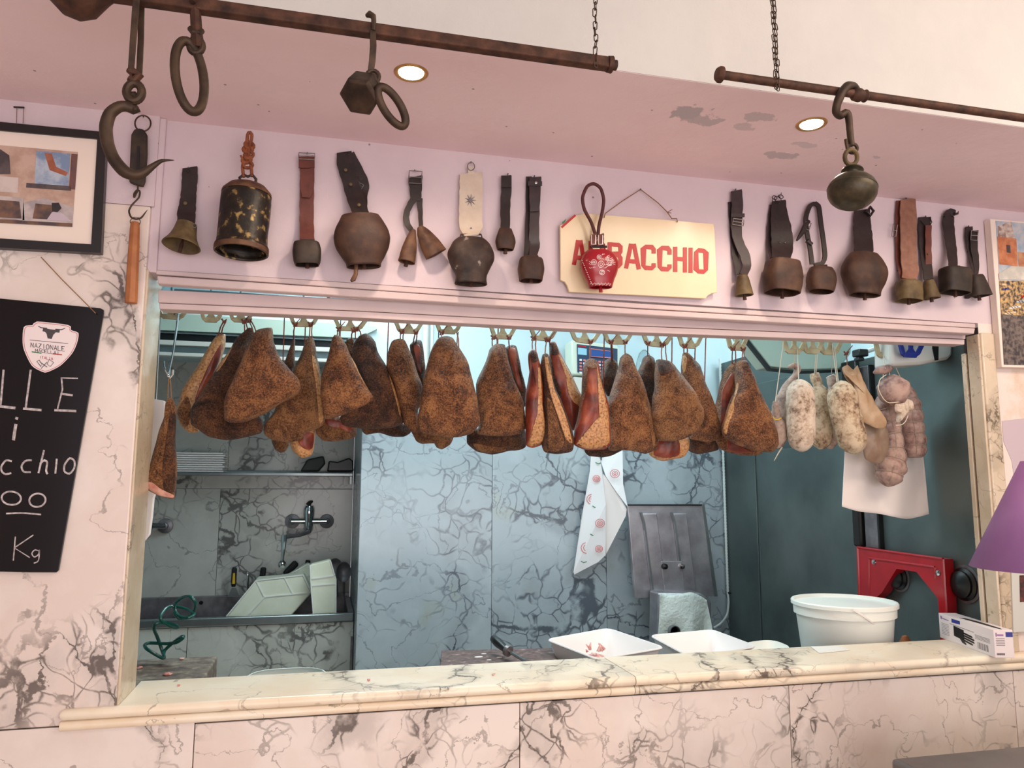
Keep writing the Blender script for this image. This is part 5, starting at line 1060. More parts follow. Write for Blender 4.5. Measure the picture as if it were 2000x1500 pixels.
# 5 pair
t, Y, s = bell('narrow coppery cone bell, left one of the pair on one looped strap', 807, 449, 794, 512, [(0, 5), (.25, 10), (.6, 15), (1, 17)], 'bell_copper', dr=.8, e=2.2, cdrop=9)
strap(t, [(811, 345, -.012), (812, 370, -.014), (812, 393, -.016)], [28, 24, 20]); strap(t, [(808, 388, -.016), (797, 408, -.018), (793, 424, -.020), (797, 440, -.022), (807, 454, Y)], [13, 12, 12, 11, 9], nm='strap_loop_left'); strap(t, [(819, 388, -.014), (821, 415, -.016), (822, 450, Y)], [12, 9, 8], nm='strap_loop_right')
buckle(t, 811, 346, 25, 24, -.02, 4); nail(810, 334, t)
t, Y, s = bell('folded coppery bell swinging right, right one of the pair on one looped strap', 820, 443, 852, 497, [(0, 6), (.2, 13), (.6, 20), (1, 23)], 'bell_copper', dr=.5, e=1.5, clap=False, Y=-.035)
# 6
t, Y, s = bell('wide dark bell with flaked white spots below a pale hide strap', 920, 466, 920, 555, [(0, 26), (.1, 36), (.3, 45), (.45, 45.5), (.65, 38), (.8, 31), (.9, 30.5), (1, 32)], 'bell_white', dr=.62, e=2.4, handle=(22, 8), cdrop=5)
strap(t, [(920, 338, -.012), (920, 370, -.016), (919, 420, -.020), (920, 446, -.03), (921, 460, Y-.01)], [44, 45, 45, 44, 26], 'hide')
MB().tube([P(x, y, -.016) for x, y in circ(920, 325, 7, 8, 14)], .0016, 6, closed=True).obj('ring', 'steelD', t); strap(t, [(919, 326, -.014), (920, 342, -.012)], [11, 12], 'hide', nm='tab'); nail(920, 318, t)
fm = MB()
for k in range(9):
    a_ = k*40; fm.pp([(919+3*math.cos(math.radians(a_+20)), 391+3*math.sin(math.radians(a_+20))), (919+11*math.cos(math.radians(a_)), 391+12*math.sin(math.radians(a_))), (919+3*math.cos(math.radians(a_-20)), 391+3*math.sin(math.radians(a_-20)))], -.0215, .0035)
fm.pp(circ(919, 391, 4, n=10), -.0225, .004).obj('edelweiss_emblem', 'steelD', t, smooth=False); rivet(t, 920, 446, -.034, .003, 'steelD')
# 7
t, Y, s = bell('smallest rounded rusty bell on a thin dark strap, right of the pale hide one', 987, 447, 987, 488, [(0, 12), (.3, 17), (.6, 20), (.8, 18.5), (1, 16)], 'bell_rust', dr=.62, e=2.6, cdrop=8)
strap(t, [(989, 343, -.012), (989, 370, -.014), (987, 400, -.016), (987, 446, Y)], [18, 20, 19, 18]); strap(t, [(989, 343, -.017), (989, 366, -.018)], [20, 20], nm='strap_fold'); nail(992, 341, t)
# 8
t, Y, s = bell('brown box shaped bell on a long folded grey brown strap, left of the lettered sign', 1037, 505, 1037, 549, [(0, 21), (.1, 23), (.45, 25.5), (.8, 23.5), (1, 22)], 'bell_rust', dr=.8, e=3, handle=(15, 5), cdrop=3)
strap(t, [(1045, 346, -.014), (1044, 420, -.020), (1043, 460, -.024), (1044, 480, -.024), (1041, 502, Y)], [24, 19, 20, 20, 15], 'leatherG'); strap(t, [(1033, 345, -.008), (1031, 420, -.009), (1029, 500, Y+.01)], [11, 9, 12], 'leather', nm='strap_back')
strap(t, [(1045, 346, -.020), (1044, 380, -.024), (1044, 413, -.026)], [22, 20, 17], 'leatherG', nm='strap_tip'); strap(t, [(1045, 354, -.025), (1045, 363, -.025)], [27, 27], 'leatherG', nm='keeper'); rivet(t, 1047, 357, -.028, .0045, 'chrome'); nail(1044, 345, t)
# sign
sg = thing('hanging_sign', P(1250, 500, -.014), 'cream painted sign board lettered ABBACCHIO in red, hung on twine', 'sign')
SY = -.022
out = [(1094, 440)]+[(1109, 434), (1120, 421), (1140, 417)]+[(1200, 421), (1300, 429), (1394, 437), (1396, 450), (1399, 520), (1401, 571), (1390, 573), (1383, 577), (1378, 583), (1240, 576), (1112, 570), (1108, 557), (1103, 550), (1095, 547)]
MB().pp(out, SY, .010).obj('board', 'signc', sg, bevel=.0015, smooth=False)
MB().stroke([(1097, 444), (1124, 420)], 4.2, SY-.0012, .0012).obj('red_stripe', 'redp', sg, smooth=False)
MB().pp([(1098, 434), (1106, 427), (1104, 433), (1099, 437)], SY-.0012, .0012).obj('green_stripe', 'green', sg, smooth=False)
def letters(word, xs_, y_at, h, wpx, Y, d=.0009, wd=None):
    mb = MB()
    for ch, (x0, x1) in zip(word, xs_):
        q = lambda u, v: (x0+u*(x1-x0), y_at(x0+u*(x1-x0))+v*h)
        e_ = wpx/2/(x1-x0) if x1 > x0 else 0; ev = wpx/2/h
        S_ = lambda *p, c=False: mb.stroke([q(*z) for z in p], wpx, Y, d, c)
        if ch == 'A': S_((e_, 1), (.5-.08, 0)); S_((1-e_, 1), (.5+.08, 0)); S_((.22, .70), (.78, .70)); S_((.36, ev), (.64, ev))
        elif ch == 'B': S_((e_, 0), (e_, 1)); S_((e_, ev), (.75, ev), (1-e_, .15), (1-e_, .35), (.75, .46), (e_, .46)); S_((.7, .46), (1-e_, .6), (1-e_, .85), (.75, 1-ev), (e_, 1-ev))
        elif ch == 'C': S_((1-e_, .33), (1-e_, .16), (.74, ev), (.3, ev), (e_, .16), (e_, .84), (.3, 1-ev), (.74, 1-ev), (1-e_, .84), (1-e_, .72))
        elif ch == 'H': S_((e_, 0), (e_, 1)); S_((1-e_, 0), (1-e_, 1)); S_((e_, .48), (1-e_, .48))
        elif ch == 'I': S_((.5, 0), (.5, 1))
        elif ch == 'O': S_((.32, ev), (.68, ev), (1-e_, .16), (1-e_, .84), (.68, 1-ev), (.32, 1-ev), (e_, .84), (e_, .16), c=True)
    return mb
letters('ABBACCHIO', [(1117, 1146), (1150, 1180), (1187, 1216), (1219, 1252), (1253, 1281), (1285, 1312), (1315, 1342), (1345, 1353), (1356, 1383)], lambda x: 468+(x-1117)*.068, 49, 8, SY-.0012).obj('lettering', 'redp', sg, smooth=False)
MB().tube([P(x, y, Yv) for x, y, Yv in ((1180, 425, -.026), (1182, 417, -.024), (1215, 393, -.018), (1251, 370, -.012), (1285, 396, -.018), (1303, 414, -.02), (1312, 427, -.024), (1322, 427, -.026), (1323, 434, -.026))], .0016, 6).obj('twine', 'twine', sg)
MB().tube([P(1303, 415, -.02), P(1313, 409, -.024)], .0012, 5).tube([P(1303, 415, -.02), P(1311, 416, -.026)], .0012, 5).obj('twine_ends', 'twine', sg)
nail(1251, 371, sg)
# red bell
t, Y, s = bell('glossy red bell with white floral painting, hanging before the lettered sign', 1169, 491, 1173, 562, [(0, 25), (.12, 33), (.32, 38.5), (.55, 36), (.8, 28), (1, 22.5)], 'bell_red', dr=.62, e=2.4, Y=-.066, handle=(13, 14), clapm='redP', cdrop=9)
MB().tube([P(x, y, -.05-.012*abs(y-400)/90) for x, y in cat_rom([(1164, 462), (1155, 435), (1141, 408), (1138, 385), (1147, 364), (1160, 359), (1173, 368), (1179, 390), (1176, 415), (1170, 440), (1168, 462)], 50, False)], .0052, 10).obj('rope_handle', mat('dark_red_braided_rope', (96, 46, 44), .7, mott=(70, 32, 32), scale=90), t)
for x in (1159, 1173): strap(t, [(x, 458, -.068), (x, 470, -.071), (x, 480, -.072)], [12, 12, 12], 'leatherB', .006, nm='leather_tab'); MB().stroke([(x-4, 459), (x-4, 477), (x+4, 477), (x+4, 459)], 1, -.0755, .0005).obj('stitching', 'paintwhite', t, smooth=False)
MB().tube([P(1153, 482, Y), P(1185, 482, Y)], .004, 8).obj('strap_bar', 'black', t)
bt = None
for o in t.children:
    if o.name.startswith('bell_body'): bd = o
bt = BVHTree.FromPolygons([v.co+WL[bd.name] for v in bd.data.vertices], [p.vertices[:] for p in bd.data.polygons])
fl_ = MB()
def on_bell(pts, r=.0009):
    q = []
    for x, y in pts:
        h = bt.ray_cast(CAM, ray(x, y).normalized())
        if h[0] is not None: q.append(h[0]-ray(x, y).normalized()*.0006)
    if len(q) > 1: fl_.tube(q, r, 5)
for cx, cy, r in ((1160, 512, 5), (1174, 516, 6), (1190, 514, 5), (1176, 532, 5), (1170, 502, 4), (1186, 505, 3.5)):
    on_bell(circ(cx, cy, r, n=12)+[(cx+r, cy)]); on_bell(circ(cx, cy, r*.45, n=8)+[(cx+r*.45, cy)])
for i in range(26):
    a_ = random.random()*6.28; rx, ry = 26*random.random()**.5, 20*random.random()**.5; x, y = 1174+rx*math.cos(a_), 514+ry*math.sin(a_)
    on_bell([(x-2.5, y+random.uniform(-2, 2)), (x, y), (x+2.5, y+random.uniform(-2, 2))], .0008)
for i in range(12): x = 1153+i*3.4; on_bell([(x, 555+(x-1153)*.04+(i % 2)*2), (x+1.8, 552+(i % 2)*2), (x+3, 555)], .0007)
for i in range(10): on_bell([(1136+i*1.9, 508+i*4.6), (1138+i*1.9, 510+i*4.6)], .0008)
fl_.obj('floral_painting', 'paintwhite', t, smooth=False)
# right group
t, Y, s = bell('slim olive brass cone bell on a long twisted strap, first right of the sign', 1450, 538, 1454, 577, [(0, 9), (.15, 12), (1, 18)], 'bell_brass', dr=.9, e=2, cdrop=9)
strap(t, [(1438, 372, -.012), (1440, 400, -.014), (1438, 440, -.018), (1442, 470, -.02), (1455, 500, -.022), (1458, 520, -.024), (1452, 537, Y)], [21, 22, 21, 18, 19, 17, 15], 'leatherG'); strap(t, [(1427, 394, -.006), (1430, 440, -.007), (1436, 500, -.009), (1443, 536, Y+.012)], [10, 10, 12, 10], 'leather', nm='strap_back')
strap(t, [(1441, 417, -.022), (1441, 424, -.022)], [26, 26], 'leatherG', nm='keeper'); buckle(t, 1442, 434, 21, 12, -.024, 8, 'chrome'); nail(1437, 371, t)
t, Y, s = bell('wide boxy brown bell under a broad black strap tied with cord', 1529, 511, 1528, 572, [(0, 31), (.1, 33), (.5, 37), (.8, 35), (1, 33)], 'bell_rust', dr=.8, e=3, handle=(18, 5), cdrop=11)
strap(t, [(1521, 392, -.012), (1522, 420, -.018), (1526, 450, -.026), (1528, 480, -.03), (1526, 504, Y)], [26, 33, 40, 42, 36]); strap(t, [(1508, 400, -.007), (1504, 440, -.009), (1503, 480, -.013), (1510, 502, Y+.01)], [10, 11, 12, 14], 'leatherG', nm='strap_back')
mb = MB()
for c, r in (((1513, 386), 5), ((1525, 384), 5), ((1519, 389), 7)): mb.tube([P(x, y, -.018-.003*(k % 2)) for k, (x, y) in enumerate(circ(c[0], c[1], r, r*.7, 10, 20))], .0014, 5, closed=True)
mb.tube([P(1525, 384, -.018), P(1526, 376, -.02)], .0012, 5).tube([P(1509, 388, -.018), P(1508, 399, -.02)], .0012, 5).obj('cord', 'leather', t); nail(1522, 384, t)
for x in (1523, 1533): rivet(t, x, 474, -.033, .0016, 'chrome')
t, Y, s = bell('rounded rusty bell on a thin black open loop strap', 1604, 524, 1604, 570, [(0, 22), (.2, 27), (.5, 29), (.8, 27), (1, 24)], 'bell_rust', dr=.75, e=2.5, handle=(12, 6), clap=False)
MB().ribbon([(x, y, -.014-.014*max(0, (y-395))/120) for x, y in cat_rom([(1586, 516), (1582, 485), (1576, 455), (1574, 425), (1582, 402), (1592, 398), (1599, 404), (1603, 435), (1608, 470), (1611, 500), (1606, 514), (1590, 518)], 44, False)], 8, .006).obj('loop_strap', 'leather', t, split=60)
mb = MB().tube([P(x, y, -.026) for x, y in ((1580, 432), (1574, 438), (1568, 452), (1560, 464), (1556, 470))], [.006, .009, .009, .006, .003], 8).tube([P(1576, 470, -.026), P(1585, 478, -.026)], .008, 8); mb.obj('knotted_end', 'leather', t); buckle(t, 1577, 441, 11, 14, -.03, 20); nail(1594, 396, t)
t, Y, s = bell('big round dark brown bell behind the hanging brass weight', 1687, 496, 1689, 577, [(0, 28), (.12, 36), (.32, 45), (.5, 46.5), (.7, 41), (.88, 33), (1, 31)], 'bell_rust', dr=.6, e=2.5, cdrop=9)
strap(t, [(1683, 410, -.012), (1684, 440, -.018), (1686, 470, -.03), (1687, 494, Y)], [30, 34, 37, 38]); MB().tube([P(x, y, -.026) for x, y in ((1692, 416), (1700, 404), (1706, 412), (1700, 421), (1694, 414))], .005, 8).obj('knot', 'leather', t); nail(1684, 408, t)
t, Y, s = bell('olive square bell on a long tan banded strap', 1774, 550, 1775, 588, [(0, 21), (.1, 23), (.5, 24.5), (1, 24)], 'bell_brass', dr=.8, e=3.4, handle=(15, 4), cdrop=7)
strap(t, [(1773, 389, -.016), (1774, 420, -.022), (1775, 500, -.028), (1778, 530, -.03), (1774, 546, Y)], [28, 32, 31, 32, 26], 'leatherT'); strap(t, [(1757, 392, -.008), (1755, 450, -.010), (1758, 510, -.012), (1765, 545, Y+.012)], [13, 13, 14, 12], 'leatherB', nm='strap_back'); buckle(t, 1747, 450, 9, 24, -.016, 8, 'chrome'); nail(1770, 389, t)
t, Y, s = bell('tiny olive cone bell on a dark patched strap, right of the tan strap', 1814, 548, 1819, 583, [(0, 9), (.15, 11), (1, 18)], 'bell_brass', dr=.9, e=2, cdrop=7)
strap(t, [(1806, 424, -.010), (1805, 460, -.012), (1808, 500, -.016), (1814, 546, Y)], [24, 22, 20, 18]); strap(t, [(1813, 440, -.02), (1813, 490, -.022), (1814, 516, -.024)], [12, 12, 13], 'leatherB', nm='strap_patch'); MB().tube([P(x, y, -.016) for x, y in ((1797, 430), (1806, 440), (1816, 441), (1820, 434), (1816, 424))], .0016, 5).obj('wire', 'black', t); rivet(t, 1813, 496, -.027, .003); nail(1808, 424, t)
t, Y, s = bell('dark square bell with a curled strap top, second from the right', 1865, 525, 1866, 572, [(0, 26), (.08, 29), (.5, 29), (1, 27.5)], 'bell_dark', dr=.7, e=3.6, handle=(10, 5), cdrop=8, Y=-.06)
strap(t, [(1866, 416, -.020), (1856, 416, -.014), (1852, 430, -.014), (1855, 460, -.02), (1859, 490, -.03), (1862, 522, Y)], [10, 18, 22, 20, 19, 17]); MB().tube([P(1864, 418, -.02), P(1871, 417, -.026), P(1872, 412, -.03)], [.006, .004, .001], 6).obj('strap_curl', 'leather', t); nail(1846, 424, t)
t, Y, s = bell('dark cone shaped bell on a buckled strap, rightmost bell on the wall', 1905, 538, 1912, 579, [(0, 13), (.15, 16), (1, 23)], 'bell_dark', dr=.8, e=3, cdrop=8, Y=-.030)
strap(t, [(1892, 443, -.010), (1893, 470, -.012), (1898, 500, -.014), (1903, 537, Y)], [14, 14, 12, 10]); strap(t, [(1903, 450, -.016), (1902, 480, -.018), (1906, 510, -.02), (1907, 535, Y)], [15, 14, 12, 8], nm='strap_front'); buckle(t, 1903, 460, 13, 18, -.022, 4, 'chrome'); nail(1892, 443, t)
# ================================================================== spring scale with wooden grip
ss_ = thing('spring_scale', P(270, 300, -.03), 'old brass pocket spring scale hanging by a ring on the left pilaster', 'scale')
YS = -.045
MB().tube([P(x, y, YS) for x, y in circ(279, 241, 15.5, n=24)], .0022, 8, closed=True).obj('ring', 'iron', ss_)
MB().pp([(262, 252), (272, 250), (280, 252), (287, 262), (287, 300), (283, 352), (279, 363), (268, 361), (252, 355), (254, 300), (256, 262)], YS-.006, .014).obj('case', 'bell_dark', ss_, bevel=.003)
MB().pp([(268, 285), (273, 285), (271, 340), (266, 340)], YS-.008, .003).obj('slot', 'black', ss_, smooth=False)
MB().tube([P(x, y, YS) for x, y in cat_rom([(269, 362), (269, 372), (266, 378), (262, 386), (262, 378), (268, 371), (273, 374), (271, 386), (258, 400), (252, 412), (256, 424), (266, 428), (276, 425), (284, 415), (288, 410)], 50, False)], [.0024]*44+[.0022, .002, .0018, .0014, .001, .0006], 8).obj('hook', 'iron', ss_)
nail(280, 230, ss_)
wg = thing('wooden_grip', P(262, 434, -.04), 'worn orange wooden stick hanging on a wire loop from the spring scale hook', 'handle')
MB().tube([P(x, y, YS) for x, y in cat_rom([(257, 440), (254, 432), (260, 425), (270, 425), (274, 433), (272, 439)], 20, False)], .0011, 5).obj('wire_loop', 'iron', wg)
MB().lathe(P(264, 433, YS), P(256, 587, YS)-P(264, 433, YS), [(0, 0), (.011, .002), (.0125, .02), (.0145, .10), (.0160, .215), (.0155, .222), (0, .223)], n=8).obj('stick', 'wood', wg, bevel=.001)
# ================================================================== iron bars, chains, hooks, weights
BY = -.75
def bar_(label, x0, y0, x1, y1, r, four=4, flange=None):
    t = thing('iron_bar', P((x0+x1)/2, (y0+y1)/2, BY), label, 'bar', None)
    a, b_ = P(x0, y0, BY), P(x1, y1, BY); b_.z = a.z
    if four == 4: MB().obox((a+b_)/2, ((b_-a).length, r*2, r*2), Matrix.Rotation(math.radians(0), 3, 'X')).obj('square_bar', 'rust', t, bevel=.003)
    else: MB().tube([a, b_], r, 14).obj('round_bar', 'rust', t)
    return t, a, b_
b1, a1, e1 = bar_('long rusty square iron bar across the top left hung on a chain', 60, -34, 1190, 116, .0122)
MB().lathe(e1, (1, 0, 0), [(.008, -.006), (.017, -.004), (.018, .006), (.011, .008), (.011, .016), (.006, .018)], n=20).obj('end_cap', 'rust', b1)
MB().lathe(P(152, -30, BY), (1, 0, 0), [(.010, -.06), (.03, -.05), (.055, -.025), (.062, 0), (.055, .025), (.03, .05), (.014, .07), (.010, .10)], n=28).obj('ball_end', 'rust', b1, label='large round iron ball on the bar end')
b2_, a2, e2 = bar_('rusty round iron bar at the top right hung on two chains', 1408, 146, 2100, 251, .0098, 8)
MB().lathe(a2, (1, 0, 0), [(0, -.012), (.014, -.010), (.018, -.004), (.018, .002), (.010, .006)], n=20).obj('end_flange', 'rust', b2_)
MB().lathe(P(1678, 186, BY), (1, 0, 0), [(.009, -.02), (.014, -.014), (.016, 0), (.012, .01), (.015, .016), (.010, .022)], n=16).obj('collar', 'rust', b2_)
me_link = None
def chain(px, label, zend, x_off=0, dy=0.0, group=None):
    global me_link
    x = P(px, 150, BY).x; z0 = zend; t = thing('chain', (x, BY+dy, z0), label, 'chain', group); k = 0; z = z0; step = .0125
    while z < 3.44:
        if me_link is None:
            pts = [V((math.cos(a_)*.0042, 0, math.sin(a_)*.0042+(.0052 if math.sin(a_) >= 0 else -.0052))) for a_ in [2*math.pi*q/12 for q in range(12)]]
            o = MB().tube(pts, .0012, 5, closed=True).obj('link', 'iron', t, origin=(0, 0, 0)); me_link = o.data
        else: o = bpy.data.objects.new('link', me_link); COL.objects.link(o); o.parent = t
        o.location = (.0012*math.sin(k*2.1), .001*math.cos(k), z-z0+.006); o.rotation_euler = (random.uniform(-.2, .2), 0, (k % 2)*math.pi/2+random.uniform(-.25, .25)); z += step+.0021; k += 1
    return t
zb1, zb2 = a1.z, a2.z
chain(1160, 'thin iron chain holding the left bar near its right end', zb1-.016, dy=-.012)
chain(1512, 'left strand of thin chain holding the right bar', zb2-.024, dy=-.013, group='chain strands on the right bar'); chain(1521, 'right strand of thin chain holding the right bar', zb2-.006, dy=.012, group='chain strands on the right bar')
Y1 = BY-.002
h1_ = thing('meat_hook', P(263, 190, Y1), 'large curved iron meat hook hanging from two long iron straps at the top left', 'hook')
def fl(pts, w_, th, nm, m='iron', t=None): return MB().ribbon(pts, w_, th).obj(nm, m, t, bevel=.001, split=50)
fl([(268, -20, BY-.014), (266, 5, BY-.014), (260, 80, BY-.012), (256, 135, BY-.008)], [15, 14, 13, 12], .004, 'flat_strap', 'iron', h1_); fl([(277, -20, BY+.014), (276, 5, BY+.012), (275, 80, BY+.008), (272, 145, BY)], [13, 13, 12, 12], .004, 'flat_strap', 'iron', h1_)
MB().tube([P(253, 135, Y1), P(262, 143, Y1), P(272, 148, Y1), P(262, 158, Y1), P(254, 152, Y1)], .008, 10).obj('wrapped_collar', 'rust', h1_)
MB().tube([P(x, y, Y1) for x, y in circ(262, 180, 15, 17, 20)], .0076, 10, closed=True).obj('eye', 'iron', h1_)
pth = cat_rom([(268, 196), (262, 186), (252, 190), (258, 206), (266, 216), (248, 208), (232, 209), (215, 222), (207, 248), (210, 280), (222, 310), (242, 334), (262, 342), (280, 338), (298, 325), (316, 314), (340, 313)], 60, False)
MB().tube([P(x, y, Y1-.004+(.012 if i < 12 else 0)) for i, (x, y) in enumerate(pth)], [.0075]*10+[.009+.0022*min(1, i/12) for i in range(30)]+[.0112-.0106*(i/19)**1.2 for i in range(20)], 12).obj('curved_hook', 'iron', h1_)
h2_ = thing('iron_ring', P(383, 60, Y1), 'large oval iron ring hanging from a short iron arm, right of the meat hook', 'ring')
MB().lathe(P(380, -4, Y1), P(384, 62, Y1)-P(380, -4, Y1), [(.020, -.01), (.016, .0), (.011, .016), (.010, .03), (.0105, .07), (.012, .095), (.008, .10)], n=8).obj('arm', 'rust', h2_)
MB().tube([P(376, 4, BY-.02), P(380, -12, BY-.016), P(388, -30, BY), P(394, 10, BY+.018), P(396, 24, BY+.01)], .006, 8).obj('bar_wrap', 'rust', h2_)
MB().tube([P(372, 56, Y1), P(378, 64, Y1-.006), P(388, 66, Y1-.006), P(394, 60, Y1)], .006, 8).obj('lashing', 'iron', h2_)
MB().tube([P(x, y, Y1) for x, y in circ(383, 90, 13, 14, 18)], .006, 10, closed=True).obj('eye', 'iron', h2_)
MB().tube([P(x, y, Y1-.006+.012*math.cos(math.radians(k*10))) for k, (x, y) in enumerate(circ(370, 149, 27, 70, 36, -9))], .0086, 12, closed=True).obj('oval_ring', 'iron', h2_)
h3_ = thing('hexagonal_weight', P(712, 185, BY), 'hexagonal iron weight and oval ring hanging on a flat iron strap beside the downlight', 'weight')
fl([(728, 58, BY-.012), (729, 90, BY-.012), (727, 120, BY-.010), (724, 140, BY-.004)], [12, 13, 13, 12], .004, 'flat_strap', 'iron', h3_)
MB().tube([P(716, 31, BY-.004), P(722, 28, BY-.01), P(729, 32, BY-.014), P(730, 40, BY-.014), P(729, 60, BY-.012)], [.004, .007, .006, .005, .005], 8).obj('bar_hook', 'iron', h3_)
MB().tube([P(x, y, BY-.003) for x, y in circ(728, 150, 12, 12, 16)], .0045, 10, closed=True).obj('eye', 'iron', h3_)
MB().tube([P(728, 146, BY-.01), P(733, 158, BY-.01), P(738, 164, BY-.006)], .006, 8).obj('link', 'iron', h3_)
def cx_(pts, Yv): return [P(x, y, Yv) for x, y in pts]
# hexagonal prism weight, axis tilted toward the lower right
c0, c1 = P(722, 162, BY+.030), P(692, 206, BY-.030)
axw = (c1-c0).normalized(); u = axw.cross(V((0, 1, 0))).normalized(); v_ = axw.cross(u)
hx_ = lambda c, r: [c+u*(r*math.cos(math.radians(60*k+18)))+v_*(r*math.sin(math.radians(60*k+18))) for k in range(6)]
cc = (c0+c1)/2-V((.0, 0, -.003)); 
MB().loft([hx_(cc-axw*.030, .026), hx_(cc-axw*.024, .036), hx_(cc+axw*.020, .040), hx_(cc+axw*.026, .034)]).obj('hexagonal_body', 'iron', h3_, bevel=.002, split=20)
MB().tube([P(x, y, BY-.012+.016*math.sin(math.radians(k*10))) for k, (x, y) in enumerate(circ(765, 208, 16, 44, 36, -32))], .0082, 12, closed=True).obj('oval_ring', 'iron', h3_)
h4_ = thing('hanging_weight', P(1664, 380, BY), 'green tarnished brass balloon shaped weight on an S hook at the right', 'weight')
MB().tube([P(x, y, Yv) for x, y, Yv in [(q[0], q[1], q[2]) for q in cat_rom([(1672, 190, BY+.012), (1676, 178, BY+.016), (1668, 168, BY), (1655, 168, BY-.014), (1645, 180, BY-.020), (1636, 200, BY-.016), (1633, 218, BY-.008), (1641, 226, BY), (1652, 220, BY), (1657, 228, BY), (1660, 260, BY), (1663, 285, BY)], 50, False)]], [.004+.006*min(1, i/10) for i in range(20)]+[.0095-.0022*(i/29) for i in range(30)], 12).obj('s_hook', 'iron', h4_)
MB().tube([P(1652, 272, BY), P(1654, 284, BY), P(1656, 294, BY)], .004, 8).obj('hook_tip', 'iron', h4_)
MB().tube([P(x, y, BY) for x, y in circ(1665, 290, 9, 9, 14)], .004, 8, closed=True).obj('eye', 'iron', h4_)
MB().tube([P(x, y, BY+.008*math.sin(math.radians(k*20))) for k, (x, y) in enumerate(circ(1662, 307, 12, 15, 18))], .0052, 10, closed=True).obj('ring', 'bell_brass', h4_)
mw = mat('green_tarnished_bronze', (74, 68, 50), .42, .45, stops=[(.3, (44, 44, 32)), (.55, (70, 60, 44)), (.68, (84, 74, 54)), (.78, (70, 96, 66))], scale=40, bump=.25, bscale=80)
wa = P(1665, 330, BY); sw = mpp(1665, 370, BY)
prw = [(0, 0), (19, 1), (20.5, 4), (14, 8), (12, 12), (14, 15), (24, 18), (34, 23), (41, 30), (45, 38), (46, 46), (45, 54), (41, 62), (34, 69), (27, 73), (24, 75), (22, 76), (0, 77)]
MB().lathe(wa, P(1664, 417, BY-.012)-wa, [(r*sw, h*sw*1.06) for r, h in prw], n=36).obj('body', mw, h4_, split=60)
MB().lathe(wa, P(1664, 417, BY-.012)-wa, [(45.8*sw, 41*sw*1.06), (46.5*sw, 42*sw*1.06), (45.8*sw, 43*sw*1.06)], n=36, caps=(False, False)).obj('raised_line', mw, h4_)
# ================================================================== downlights
for i, (x, y) in enumerate(((.178, -.416), (1.297, -.421))):
    d = thing('downlight', (x, y, 2.628), 'recessed downlight glowing in the soffit %s' % ('beside the hexagonal weight' if i == 0 else 'left of the hanging brass weight'), 'lamp', 'recessed downlights in the soffit')
    MB().lathe((x, y, 2.6299), (0, 0, -1), [(.030, 0), (.036, .003), (.040, .003), (.043, 0)], n=32, caps=(False, False)).obj('trim_ring', 'brassring', d)
    MB().lathe((x, y, 2.6285), (0, 0, -1), [(.031, 0), (.030, .001), (0, .0015)], n=28, caps=(False, False)).obj('lens', 'lampglow', d)
# ================================================================== framed picture at the left
pf = thing('framed_picture', P(60, 370, -.03), 'black framed street photograph with cream mat at the upper left', 'picture')
YP = -.045
O = [(-100, 228), (208, 258), (197, 494), (-106, 478)]; I = [(-82, 247), (190, 271), (178, 477), (-86, 460)]
mb = MB()
for k in range(4):
    j = (k+1) % 4; mb.pp([O[k], O[j], I[j], I[k]], YP, .022)
mb.obj('frame', 'blackframe', pf, smooth=False)
MB().pp(I, YP+.006, .004).obj('mat_board', 'passe', pf, smooth=False)
pq = [(-50, 279), (152, 297), (141, 443), (-54, 432)]
def pb_(u, v): a = V(pq[0]).lerp(V(pq[1]), u); b_ = V(pq[3]).lerp(V(pq[2]), u); return tuple(a.lerp(b_, v))
def pic(rects, m, nm, lvl): 
    mb = MB()
    for r in rects: mb.pp([pb_(*q) for q in r], YP+.0055-.0006*lvl, .0005)
    return mb.obj(nm, m, pf, smooth=False)
R_ = lambda u0, v0, u1, v1: [(u0, v0), (u1, v0), (u1, v1), (u0, v1)]
pic([R_(0, 0, 1, 1)], printmat('photo_street_wall', (176, 144, 128), (196, 166, 150), 24), 'photo_print', 1)
pic([R_(.25, .40, .44, .60), R_(0, .40, .24, .62)], printmat('photo_white_car', (206, 190, 184), (188, 172, 168), 20), 'photo_cars', 2)
pic([R_(.60, .03, .93, .46)], printmat('photo_billboard', (120, 140, 170), (176, 186, 200), 26), 'photo_billboard', 2)
pic([[(.68, .05), (.75, .05), (.80, .22), (.92, .28), (.90, .33), (.74, .27)]], printmat('photo_skin', (150, 84, 60), (176, 110, 84), 20), 'photo_figure', 3)
pic([[(.25, .05), (.34, .12), (.36, .36), (.22, .38)], R_(.52, .46, .96, .52)], printmat('photo_dark_shape', (66, 56, 60), (92, 80, 80), 30), 'photo_shadows', 3)
pic([R_(.94, .03, 1, .5)], printmat('photo_wall_strip', (110, 74, 70), (84, 60, 60), 30), 'photo_post', 3)
pic([[(.0, .64), (.5, .66), (.52, .95), (0, .96)], [(.5, .72), (.70, .64), (1, .74), (1, .95), (.5, .96)]], printmat('photo_car_body', (198, 184, 180), (160, 148, 150), 22), 'photo_cars', 3)
pic([[(.05, .70), (.46, .71), (.49, .93), (.03, .93)], [(.62, .72), (.80, .73), (.80, .92), (.60, .92)], R_(0, .955, 1, 1)], printmat('photo_car_windows', (74, 60, 62), (120, 88, 70), 26), 'photo_windows', 4)
pic([[(.78, .70), (.85, .69), (.88, .76), (.84, .82), (.79, .81)]], printmat('photo_hair', (40, 32, 36), (60, 46, 46), 30), 'photo_head', 5)
pic([[(.74, .93), (.79, .82), (.88, .82), (.99, .93)]], printmat('photo_shirt', (206, 190, 200), (190, 176, 186), 20), 'photo_shirt', 5)
